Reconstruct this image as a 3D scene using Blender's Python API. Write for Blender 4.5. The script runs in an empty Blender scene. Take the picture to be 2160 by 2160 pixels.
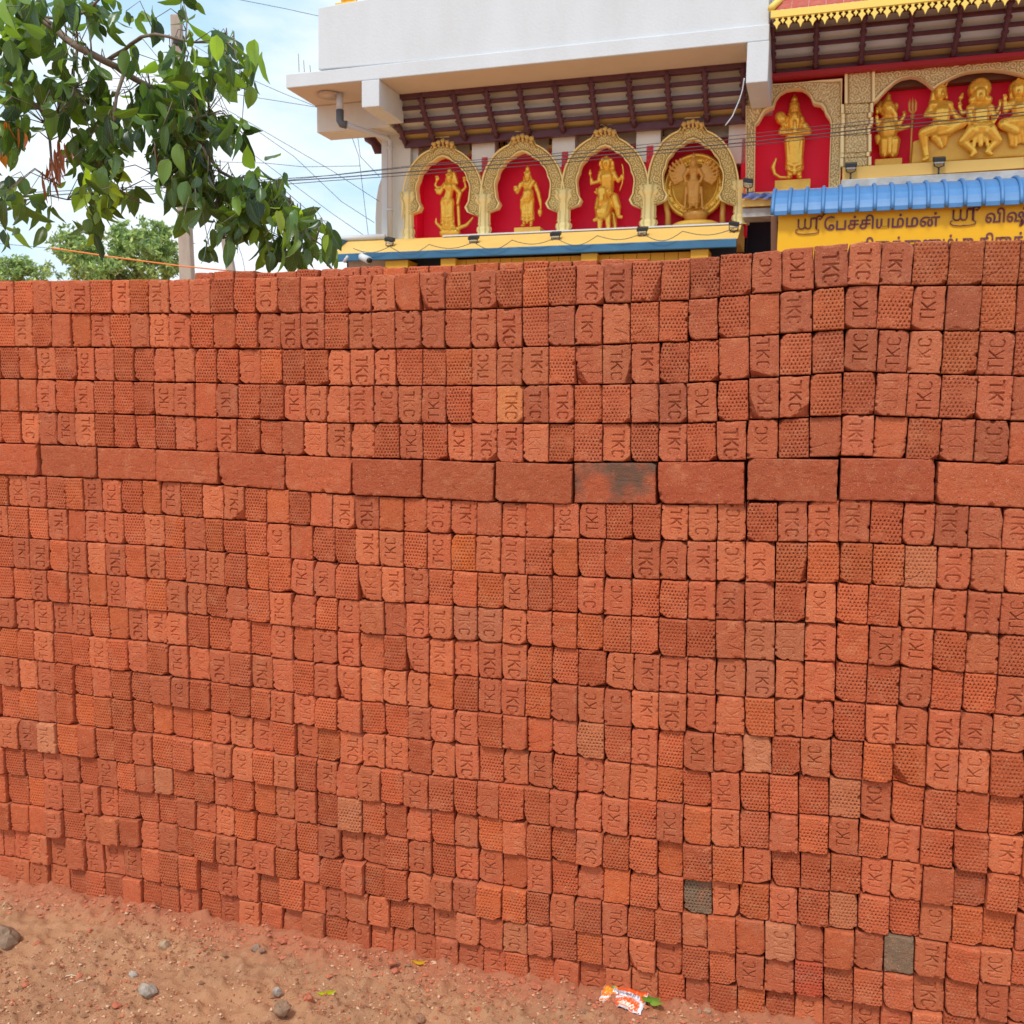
import bpy, math, random
import numpy as np
from mathutils import Matrix, Vector
random.seed(7); RS = np.random.RandomState(7)
SC = bpy.context.scene
COL = SC.collection
R = math.radians

# ------------------------------------------------------------------ camera
CH = 1.73                                   # eye height
F = 2000.0; PITCH = R(6.37); ROLL = R(0.79) # focal length in photo pixels (2160 wide)
cp, sp, cr, sr = math.cos(PITCH), math.sin(PITCH), math.cos(ROLL), math.sin(ROLL)
RT, FW, UP = Vector((1, 0, 0)), Vector((0, cp, -sp)), Vector((0, sp, cp))
CR = cr * RT + sr * UP; CU = -sr * RT + cr * UP
cam = bpy.data.cameras.new('camera'); camo = bpy.data.objects.new('camera', cam); COL.objects.link(camo)
cam.sensor_width = 36; cam.lens = 36 * F / 2160; cam.clip_end = 3000; cam.clip_start = 0.05
camo.matrix_world = Matrix(((CR.x, CU.x, -FW.x, 0), (CR.y, CU.y, -FW.y, 0), (CR.z, CU.z, -FW.z, CH), (0, 0, 0, 1)))
cam.dof.use_dof = True; cam.dof.focus_distance = 2.7; cam.dof.aperture_fstop = 11
SC.camera = camo
SC.view_settings.view_transform = 'Standard'; SC.view_settings.look = 'None'
SC.view_settings.exposure = 0.80; SC.view_settings.gamma = 1

# ------------------------------------------------------------------ sky and sun (bright overcast, soft light from behind the camera)
SUN_EL, SUN_AZ = 58, 207
w = bpy.data.worlds.new('World'); SC.world = w; w.use_nodes = True
nt = w.node_tree; nt.nodes.clear()
def N(nt, t, **k):
    n = nt.nodes.new(t)
    for a, b in k.items(): setattr(n, a, b)
    return n
out = N(nt, 'ShaderNodeOutputWorld'); bg = N(nt, 'ShaderNodeBackground'); sky = N(nt, 'ShaderNodeTexSky')
sky.sky_type = 'NISHITA'; sky.sun_disc = False; sky.sun_elevation = R(SUN_EL); sky.sun_rotation = R(SUN_AZ)
sky.air_density = 1.0; sky.dust_density = 1.2; sky.ozone_density = 1.6
tc = N(nt, 'ShaderNodeTexCoord'); mp = N(nt, 'ShaderNodeMapping'); mp.inputs['Scale'].default_value = (1.5, 1.5, 4.2)
mp.inputs['Location'].default_value = (0.3, 0.1, 0.35)
nz = N(nt, 'ShaderNodeTexNoise'); nz.inputs['Scale'].default_value = 2.1; nz.inputs['Detail'].default_value = 7; nz.inputs['Roughness'].default_value = .55
rp = N(nt, 'ShaderNodeValToRGB'); rp.color_ramp.elements[0].position = .40; rp.color_ramp.elements[1].position = .60
rp.color_ramp.elements[0].color = (.04, .04, .04, 1)
m0 = N(nt, 'ShaderNodeMix', data_type='RGBA'); m0.inputs['Factor'].default_value = .75; m0.inputs['B'].default_value = (2.7, 4.15, 5.2, 1)
mx = N(nt, 'ShaderNodeMix', data_type='RGBA'); mx.inputs['B'].default_value = (4.75, 5.1, 5.4, 1)
bg.inputs['Strength'].default_value = 0.125
L = nt.links.new
L(tc.outputs['Generated'], mp.inputs['Vector']); L(mp.outputs[0], nz.inputs['Vector']); L(nz.outputs['Fac'], rp.inputs['Fac'])
L(rp.outputs['Color'], mx.inputs['Factor']); L(sky.outputs[0], m0.inputs['A']); L(m0.outputs['Result'], mx.inputs['A']); L(mx.outputs['Result'], bg.inputs['Color']); L(bg.outputs[0], out.inputs[0])
sl = bpy.data.lights.new('sun', 'SUN'); sl.energy = 1.5; sl.angle = R(10); sl.color = (1, .97, .92)
so = bpy.data.objects.new('sun', sl); COL.objects.link(so)
sd = Vector((math.sin(R(SUN_AZ)) * math.cos(R(SUN_EL)), math.cos(R(SUN_AZ)) * math.cos(R(SUN_EL)), math.sin(R(SUN_EL))))
so.rotation_euler = sd.to_track_quat('Z', 'Y').to_euler()

# ------------------------------------------------------------------ helpers
def lin(r, g, b):
    f = lambda c: (c / 255 / 12.92) if c / 255 <= .04045 else ((c / 255 + .055) / 1.055) ** 2.4
    return (f(r), f(g), f(b))
def tag(o, label=None, cat=None, group=None, kind=None):
    if label: o['label'] = label
    if cat: o['category'] = cat
    if group: o['group'] = group
    if kind: o['kind'] = kind
    return o
def empty(name, loc=(0, 0, 0), rz=0):
    o = bpy.data.objects.new(name, None); COL.objects.link(o); o.location = loc; o.rotation_euler = (0, 0, rz); o.empty_display_size = .1
    return o
def ray(x, y):
    return (CR * ((x - 1080) / F) + CU * ((1080 - y) / F) + FW)
class Plane:
    """a vertical plane at distance D, turned by yaw: local frame x along it, y away from the viewer, z up from the ground"""
    def __init__(s, yaw, D):
        s.yaw, s.D = yaw, D
        s.t = Vector((math.cos(yaw), -math.sin(yaw), 0)); s.n = Vector((math.sin(yaw), math.cos(yaw), 0))
        s.M = Matrix(((s.t.x, s.n.x, 0, s.n.x * D), (s.t.y, s.n.y, 0, s.n.y * D), (0, 0, 1, 0), (0, 0, 0, 1)))
    def at(s, x, y, d=0.0):
        r = ray(x, y); P = r * ((s.D + d) / r.dot(s.n)); return P.dot(s.t), P.z + CH
    def v(s, x, y, d=0.0):
        a, b = s.at(x, y, d); return (a, d, b)
WALL = Plane(R(16.53), 2.585)
FAC = Plane(R(17.6), 14.0)
def world_at(x, y, dist):
    r = ray(x, y); return Vector((0, 0, CH)) + r * (dist / r.y)

def np_mesh(name, V, Q, mats=(), smooth=None, ngon=None, tint=None, uv=None):
    me = bpy.data.meshes.new(name)
    V = np.asarray(V, dtype=np.float32); Q = np.asarray(Q, dtype=np.int32); k = Q.shape[1]
    nl = Q.size + (len(ngon) if ngon is not None else 0); nf = len(Q) + (1 if ngon is not None else 0)
    me.vertices.add(len(V)); me.vertices.foreach_set('co', V.ravel())
    me.loops.add(nl); me.polygons.add(nf)
    li = Q.ravel() if ngon is None else np.concatenate([Q.ravel(), np.asarray(ngon, dtype=np.int32)])
    me.loops.foreach_set('vertex_index', li)
    st = np.arange(len(Q)) * k
    if ngon is not None: st = np.append(st, Q.size)
    me.polygons.foreach_set('loop_start', st.astype(np.int32))
    if smooth is not None:
        sm = np.zeros(nf, dtype=bool); sm[:len(smooth)] = smooth; me.polygons.foreach_set('use_smooth', sm)
    if tint is not None:
        a = me.color_attributes.new('tint', 'FLOAT_COLOR', 'POINT'); a.data.foreach_set('color', np.asarray(tint, dtype=np.float32).ravel())
    if uv is not None:
        u = me.uv_layers.new(name='uv'); u.data.foreach_set('uv', np.asarray(uv, dtype=np.float32)[li].ravel())
    for m in mats: me.materials.append(m)
    me.update(calc_edges=True); me.validate()
    return me
def link(name, me, parent=None, M=None):
    o = bpy.data.objects.new(name, me); COL.objects.link(o)
    if parent is not None: o.parent = parent
    if M is not None: o.matrix_local = M
    return o

class MB:
    """collects shapes and links them as one mesh object"""
    def __init__(s): s.V = []; s.F = []; s.S = []; s.T = []
    def add(s, V, Fc, smooth=False, tint=None):
        b = len(s.V); s.V += [tuple(v) for v in V]; s.F += [tuple(b + i for i in f) for f in Fc]; s.S += [smooth] * len(Fc)
        s.T += [tint or (1, 1, 1, 1)] * len(V); return s
    def box(s, a, b, bev=0.0, tint=None):
        (x0, y0, z0), (x1, y1, z1) = [min(p, q) for p, q in zip(a, b)], [max(p, q) for p, q in zip(a, b)]
        V = [(x0, y0, z0), (x1, y0, z0), (x1, y1, z0), (x0, y1, z0), (x0, y0, z1), (x1, y0, z1), (x1, y1, z1), (x0, y1, z1)]
        return s.add(V, [(0, 3, 2, 1), (4, 5, 6, 7), (0, 1, 5, 4), (1, 2, 6, 5), (2, 3, 7, 6), (3, 0, 4, 7)], tint=tint)
    def hexa(s, f4, b4, tint=None):
        """front quad and back quad (same winding)"""
        return s.add(list(f4) + list(b4), [(0, 1, 2, 3), (7, 6, 5, 4), (0, 4, 5, 1), (1, 5, 6, 2), (2, 6, 7, 3), (3, 7, 4, 0)], tint=tint)
    def tube(s, P, r, n=6, cap=True, tint=None, smooth=True):
        P = [Vector(p) for p in P]; rr = r if hasattr(r, '__len__') else [r] * len(P); V = []; up = None
        for i, p in enumerate(P):
            d = (P[min(i + 1, len(P) - 1)] - P[max(i - 1, 0)]).normalized()
            if up is None: up = Vector((0, 0, 1)) if abs(d.z) < .9 else Vector((1, 0, 0))
            a = d.cross(up).normalized(); b = a.cross(d); up = b
            for k in range(n):
                t = 2 * math.pi * k / n; V.append(p + (a * math.cos(t) + b * math.sin(t)) * rr[i])
        Fc = [(i * n + k, i * n + (k + 1) % n, (i + 1) * n + (k + 1) % n, (i + 1) * n + k) for i in range(len(P) - 1) for k in range(n)]
        if cap: Fc += [tuple(range(n))[::-1], tuple((len(P) - 1) * n + k for k in range(n))]
        return s.add(V, Fc, smooth, tint)
    def lathe(s, c, prof, n=12, ax='z', sy=1.0, tint=None):
        V = []
        for r, z in prof:
            for k in range(n):
                t = 2 * math.pi * k / n
                p = (r * math.cos(t), r * math.sin(t) * sy, z) if ax == 'z' else (r * math.cos(t), z, r * math.sin(t) * sy)
                V.append((c[0] + p[0], c[1] + p[1], c[2] + p[2]))
        m = len(prof); Fc = [(i * n + k, i * n + (k + 1) % n, (i + 1) * n + (k + 1) % n, (i + 1) * n + k) for i in range(m - 1) for k in range(n)]
        Fc += [tuple(range(n))[::-1], tuple((m - 1) * n + k for k in range(n))]
        return s.add(V, Fc, True, tint)
    def ball(s, c, r, n=10, m=7, sx=1, sy=1, sz=1, tint=None):
        V = [(c[0] + r * sx * math.sin(math.pi * (i + .5) / m) * math.cos(2 * math.pi * k / n), c[1] + r * sy * math.sin(math.pi * (i + .5) / m) * math.sin(2 * math.pi * k / n),
              c[2] - r * sz * math.cos(math.pi * (i + .5) / m)) for i in range(m) for k in range(n)]
        Fc = [(i * n + k, i * n + (k + 1) % n, (i + 1) * n + (k + 1) % n, (i + 1) * n + k) for i in range(m - 1) for k in range(n)]
        Fc += [tuple(range(n))[::-1], tuple((m - 1) * n + k for k in range(n))]
        return s.add(V, Fc, True, tint)
    def prism(s, P, y0, y1, tint=None, smooth=False):
        """outline P in the x-z plane, from depth y0 to y1"""
        n = len(P); V = [(x, y0, z) for x, z in P] + [(x, y1, z) for x, z in P]
        return s.add(V, [tuple(range(n))[::-1], tuple(range(n, 2 * n))] + [(i, (i + 1) % n, n + (i + 1) % n, n + i) for i in range(n)], smooth, tint)
    def build(s, name, m, parent=None, M=None, bevel=0.0):
        me = bpy.data.meshes.new(name); me.from_pydata(s.V, [], s.F); me.polygons.foreach_set('use_smooth', s.S)
        me.materials.append(m)
        if any(t != (1, 1, 1, 1) for t in s.T):
            a = me.color_attributes.new('tint', 'FLOAT_COLOR', 'POINT'); a.data.foreach_set('color', np.array(s.T, dtype=np.float32).ravel())
        me.update()
        o = link(name, me, parent, M)
        if bevel:
            b = o.modifiers.new('bevel', 'BEVEL'); b.width = bevel; b.segments = 2; b.limit_method = 'ANGLE'
        return o

# ------------------------------------------------------------------ materials
def mat(name, col=(.8, .8, .8), rough=.7, metal=0.0, var=.0, vscale=3.0, col2=None, bump=0.0, bscale=40.0, tint=None, spec=.4, detail=6, streak=None, trans=0.0):
    """tint: None, 'GEOMETRY' or 'OBJECT' = where the piece's own colour comes from. col2/var: noise towards a second colour."""
    m = bpy.data.materials.new(name); m.use_nodes = True; nt = m.node_tree; L = nt.links.new
    p = nt.nodes['Principled BSDF']; p.inputs['Roughness'].default_value = rough; p.inputs['Metallic'].default_value = metal
    p.inputs['Specular IOR Level'].default_value = spec
    g = N(nt, 'ShaderNodeNewGeometry')
    base = N(nt, 'ShaderNodeRGB'); base.outputs[0].default_value = (*col, 1); c = base.outputs[0]
    if tint:
        a = N(nt, 'ShaderNodeAttribute', attribute_name='tint', attribute_type=tint); mm = N(nt, 'ShaderNodeMix', data_type='RGBA', blend_type='MULTIPLY')
        mm.inputs['Factor'].default_value = 1; L(c, mm.inputs['A']); L(a.outputs['Color'], mm.inputs['B']); c = mm.outputs['Result']
    if var:
        n1 = N(nt, 'ShaderNodeTexNoise'); n1.inputs['Scale'].default_value = vscale; n1.inputs['Detail'].default_value = detail; n1.inputs['Roughness'].default_value = .62
        v = g.outputs['Position']
        if streak:
            mpn = N(nt, 'ShaderNodeMapping'); mpn.inputs['Scale'].default_value = streak; L(v, mpn.inputs['Vector']); v = mpn.outputs[0]
        L(v, n1.inputs['Vector'])
        rr = N(nt, 'ShaderNodeMapRange'); rr.inputs['From Min'].default_value = .38; rr.inputs['From Max'].default_value = .68; rr.inputs['To Max'].default_value = var
        L(n1.outputs['Fac'], rr.inputs['Value'])
        mm = N(nt, 'ShaderNodeMix', data_type='RGBA'); L(rr.outputs[0], mm.inputs['Factor']); L(c, mm.inputs['A']); mm.inputs['B'].default_value = (*(col2 or [x * .6 for x in col]), 1)
        c = mm.outputs['Result']
    L(c, p.inputs['Base Color'])
    if bump:
        n2 = N(nt, 'ShaderNodeTexNoise'); n2.inputs['Scale'].default_value = bscale; n2.inputs['Detail'].default_value = 5; L(g.outputs['Position'], n2.inputs['Vector'])
        b = N(nt, 'ShaderNodeBump'); b.inputs['Strength'].default_value = min(1, bump * 1.0); b.inputs['Distance'].default_value = .6 / bscale
        L(n2.outputs['Fac'], b.inputs['Height']); L(b.outputs[0], p.inputs['Normal'])
    if trans:
        t = N(nt, 'ShaderNodeBsdfTranslucent'); L(c, t.inputs['Color']); ms = N(nt, 'ShaderNodeMixShader'); ms.inputs[0].default_value = trans
        o = nt.nodes['Material Output']; L(p.outputs[0], ms.inputs[1]); L(t.outputs[0], ms.inputs[2]); L(ms.outputs[0], o.inputs[0])
    return m

def brick_mat(name, src, scorch=False):
    m = bpy.data.materials.new(name); m.use_nodes = True; nt = m.node_tree; L = nt.links.new
    p = nt.nodes['Principled BSDF']; p.inputs['Roughness'].default_value = .88; p.inputs['Specular IOR Level'].default_value = .25
    g = N(nt, 'ShaderNodeNewGeometry'); pos = g.outputs['Position']
    a = N(nt, 'ShaderNodeAttribute', attribute_name='tint', attribute_type=src); c = a.outputs['Color']
    def noise(scale, det=4, ro=.6):
        n = N(nt, 'ShaderNodeTexNoise'); n.inputs['Scale'].default_value = scale; n.inputs['Detail'].default_value = det; n.inputs['Roughness'].default_value = ro
        L(pos, n.inputs['Vector']); return n.outputs['Fac']
    def mixto(c, fac, lo, hi, amt, col, mode='MIX'):
        r = N(nt, 'ShaderNodeMapRange'); r.inputs['From Min'].default_value = lo; r.inputs['From Max'].default_value = hi; r.inputs['To Max'].default_value = amt
        L(fac, r.inputs['Value']); q = N(nt, 'ShaderNodeMix', data_type='RGBA', blend_type=mode); L(r.outputs[0], q.inputs['Factor']); L(c, q.inputs['A']); q.inputs['B'].default_value = (*col, 1)
        return q.outputs['Result']
    c = mixto(c, noise(17, 5), .47, .74, .34, (.38, .10, .045))       # darker burnt areas
    c = mixto(c, noise(26, 4), .52, .78, .4, (.62, .25, .12))          # orange patches
    c = mixto(c, noise(9, 6, .7), .55, .75, .3, (.50, .21, .13))      # dusty bloom
    c = mixto(c, noise(330, 2), .64, .70, .6, (.75, .45, .30))        # pale grit
    c = mixto(c, noise(230, 3), .60, .68, .7, (.12, .03, .016))      # pores
    if scorch:
        c = mixto(c, noise(6.0, 4, .6), .44, .58, .82, (.10, .078, .055))
    L(c, p.inputs['Base Color'])
    b1 = N(nt, 'ShaderNodeBump'); b1.inputs['Strength'].default_value = .75; b1.inputs['Distance'].default_value = .0026; L(noise(240, 5, .7), b1.inputs['Height'])
    b2 = N(nt, 'ShaderNodeBump'); b2.inputs['Strength'].default_value = .45; b2.inputs['Distance'].default_value = .008; L(noise(60, 6, .7), b2.inputs['Height']); L(b1.outputs[0], b2.inputs['Normal'])
    L(b2.outputs[0], p.inputs['Normal'])
    return m
MBO = brick_mat('fired_brick', 'INSTANCER'); MBS = brick_mat('scorched_brick', 'INSTANCER', True)

# ------------------------------------------------------------------ value noise for shapes
def vnoise(x, y, seed=0):
    x = np.asarray(x, float); y = np.asarray(y, float); xi = np.floor(x).astype(int); yi = np.floor(y).astype(int); fx = x - xi; fy = y - yi
    fx = fx * fx * (3 - 2 * fx); fy = fy * fy * (3 - 2 * fy)
    def h(a, b):
        n = (a * 374761393 + b * 668265263 + seed * 144269504) & 0x7fffffff; n = ((n ^ (n >> 13)) * 1274126177) & 0x7fffffff
        return ((n ^ (n >> 16)) & 0xffff) / 65535.0
    return (h(xi, yi) * (1 - fx) + h(xi + 1, yi) * fx) * (1 - fy) + (h(xi, yi + 1) * (1 - fx) + h(xi + 1, yi + 1) * fx) * fy
def fbm(x, y, seed=0, o=4):
    s = 0; a = .5
    for k in range(o): s = s + a * vnoise(x * 2 ** k, y * 2 ** k, seed + k); a *= .5
    return s

# ------------------------------------------------------------------ ground
def axis(lo, hi, a, b, fine, grow=1.25):
    v = list(np.arange(a, b, fine)); s = fine; x = b
    while x < hi: v.append(x); s *= grow; x += s
    v.append(hi); s = fine; x = a - fine; w = []
    while x > lo: w.append(x); s *= grow; x -= s
    w.append(lo); return np.array(w[::-1] + v)
gx = axis(-400, 400, -1.9, 1.9, .0085); gy = axis(-200, 900, 1.75, 3.5, .0085)
X, Y = np.meshgrid(gx, gy)
def ground_h(X, Y):
    near = np.exp(-((X / 6) ** 2 + ((Y - 2.4) / 6) ** 2))
    dw = X * WALL.n.x + Y * WALL.n.y - WALL.D           # signed distance to the wall face
    h = (fbm(X * 2.2, Y * 2.2, 3) - .47) * .035 + (fbm(X * 14, Y * 14, 9) - .47) * .016 + (fbm(X * 45, Y * 45, 21, 4) - .44) * .032
    clod = np.clip(fbm(X * 26, Y * 26, 33, 4) - .54, 0, 1) * .10
    s = X * WALL.t.x + Y * WALL.t.y
    bank = np.clip(1 + dw / .16, 0, 1) ** 2 * .020
    slope = np.interp(s, [-2.7, -2.0, -1.3, -.75, -.24, .22, .62], [-.005, .003, -.003, .0, .012, .02, .028])
    return (h + clod) * near + bank * near + slope * np.clip(near * 1.4, 0, 1) - .002
Z = ground_h(X, Y)
nxg, nyg = len(gx), len(gy); I = np.arange(nxg * nyg).reshape(nyg, nxg)
Q = np.stack([I[:-1, :-1], I[:-1, 1:], I[1:, 1:], I[1:, :-1]], -1).reshape(-1, 4)
def ground_mat():
    m = bpy.data.materials.new('red_earth'); m.use_nodes = True; nt = m.node_tree; L = nt.links.new
    p = nt.nodes['Principled BSDF']; p.inputs['Roughness'].default_value = .95; p.inputs['Specular IOR Level'].default_value = .15
    g = N(nt, 'ShaderNodeNewGeometry'); pos = g.outputs['Position']
    def noise(scale, det=5, ro=.6):
        n = N(nt, 'ShaderNodeTexNoise'); n.inputs['Scale'].default_value = scale; n.inputs['Detail'].default_value = det; n.inputs['Roughness'].default_value = ro
        L(pos, n.inputs['Vector']); return n.outputs['Fac']
    def mixto(c, fac, lo, hi, amt, col):
        r = N(nt, 'ShaderNodeMapRange'); r.inputs['From Min'].default_value = lo; r.inputs['From Max'].default_value = hi; r.inputs['To Max'].default_value = amt
        L(fac, r.inputs['Value']); q = N(nt, 'ShaderNodeMix', data_type='RGBA'); L(r.outputs[0], q.inputs['Factor'])
        if isinstance(c, tuple): q.inputs['A'].default_value = (*c, 1)
        else: L(c, q.inputs['A'])
        q.inputs['B'].default_value = (*col, 1); return q.outputs['Result']
    c = mixto((.54, .265, .135), noise(3.2), .42, .62, .55, (.40, .205, .11))
    c = mixto(c, noise(22, 6, .7), .5, .7, .5, (.60, .34, .21))
    # brick dust fallen along the foot of the stack
    vm = N(nt, 'ShaderNodeVectorMath', operation='DOT_PRODUCT'); L(pos, vm.inputs[0]); vm.inputs[1].default_value = (WALL.n.x, WALL.n.y, 0)
    ad = N(nt, 'ShaderNodeMath', operation='MULTIPLY_ADD'); L(noise(8, 5), ad.inputs[0]); ad.inputs[1].default_value = .20; L(vm.outputs['Value'], ad.inputs[2])
    sb_ = N(nt, 'ShaderNodeMath', operation='SUBTRACT'); sb_.inputs[0].default_value = 2 * WALL.D + 2.0; L(ad.outputs[0], sb_.inputs[1])
    mn_ = N(nt, 'ShaderNodeMath', operation='MINIMUM'); L(ad.outputs[0], mn_.inputs[0]); L(sb_.outputs[0], mn_.inputs[1])      # the dust ends behind the stack
    c = mixto(c, mn_.outputs[0], WALL.D - .04, WALL.D + .07, .85, (.50, .165, .085))
    c = mixto(c, noise(330, 2), .68, .74, .7, (.72, .50, .36))
    c = mixto(c, noise(210, 3), .62, .72, .6, (.12, .055, .032))
    L(c, p.inputs['Base Color'])
    b1 = N(nt, 'ShaderNodeBump'); b1.inputs['Strength'].default_value = 1; b1.inputs['Distance'].default_value = .006; L(noise(150, 6, .8), b1.inputs['Height']); L(b1.outputs[0], p.inputs['Normal'])
    return m
gm = ground_mat()
go = link('ground', np_mesh('ground', np.stack([X, Y, Z], -1).reshape(-1, 3), Q, [gm], smooth=np.ones(len(Q), bool)))
tag(go, 'red brown earth with grit and brick dust along the foot of the stack', kind='structure')
def gz(x, y): return float(ground_h(np.array([x]), np.array([y]))[0])
def on_ground(px, py, dz=0.0):
    r = ray(px, py); k = -CH / r.z; 
    for _ in range(3): k = -(CH - gz(k * r.x, k * r.y)) / r.z
    return Vector((k * r.x, k * r.y, CH + k * r.z + dz))

# ------------------------------------------------------------------ the stack of bricks
# heights of the joints between courses, read along seven verticals of the photograph, and the run of bricks in every course
# u = TKC reading upward, v = TKC reading downward, d = dimpled face, p = plain rough face, s = long side
JX = [20, 360, 720, 1080, 1440, 1800, 2150]
JY = [[592,588,581,567,545,510,504],[661,661,659,649,633,602,601],[731,734,737,733,720,693,700],[799,806,814,813,808,784,793],[867,877,893,893,893,875,888],[935,949,965,976,975,963,980],[1002,1016,1043,1061,1065,1054,1073],[1068,1088,1115,1133,1142,1145,1161],[1133,1155,1189,1212,1226,1232,1253],[1197,1224,1264,1286,1306,1317,1342],[1262,1291,1333,1359,1386,1399,1429],[1325,1360,1405,1436,1464,1483,1512],[1387,1427,1476,1510,1544,1564,1589],[1448,1489,1542,1581,1624,1645,1684],[1515,1553,1611,1656,1699,1729,1768],[1577,1620,1680,1732,1779,1806,1849],[1635,1678,1751,1804,1853,1886,1927],[1696,1741,1815,1876,1927,1963,2009],[1752,1799,1878,1946,1996,2045,2080],[1813,1869,1941,2011,2065,2119,2162],[1880,1940,2014,2081,2140,2200,2250]]
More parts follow.
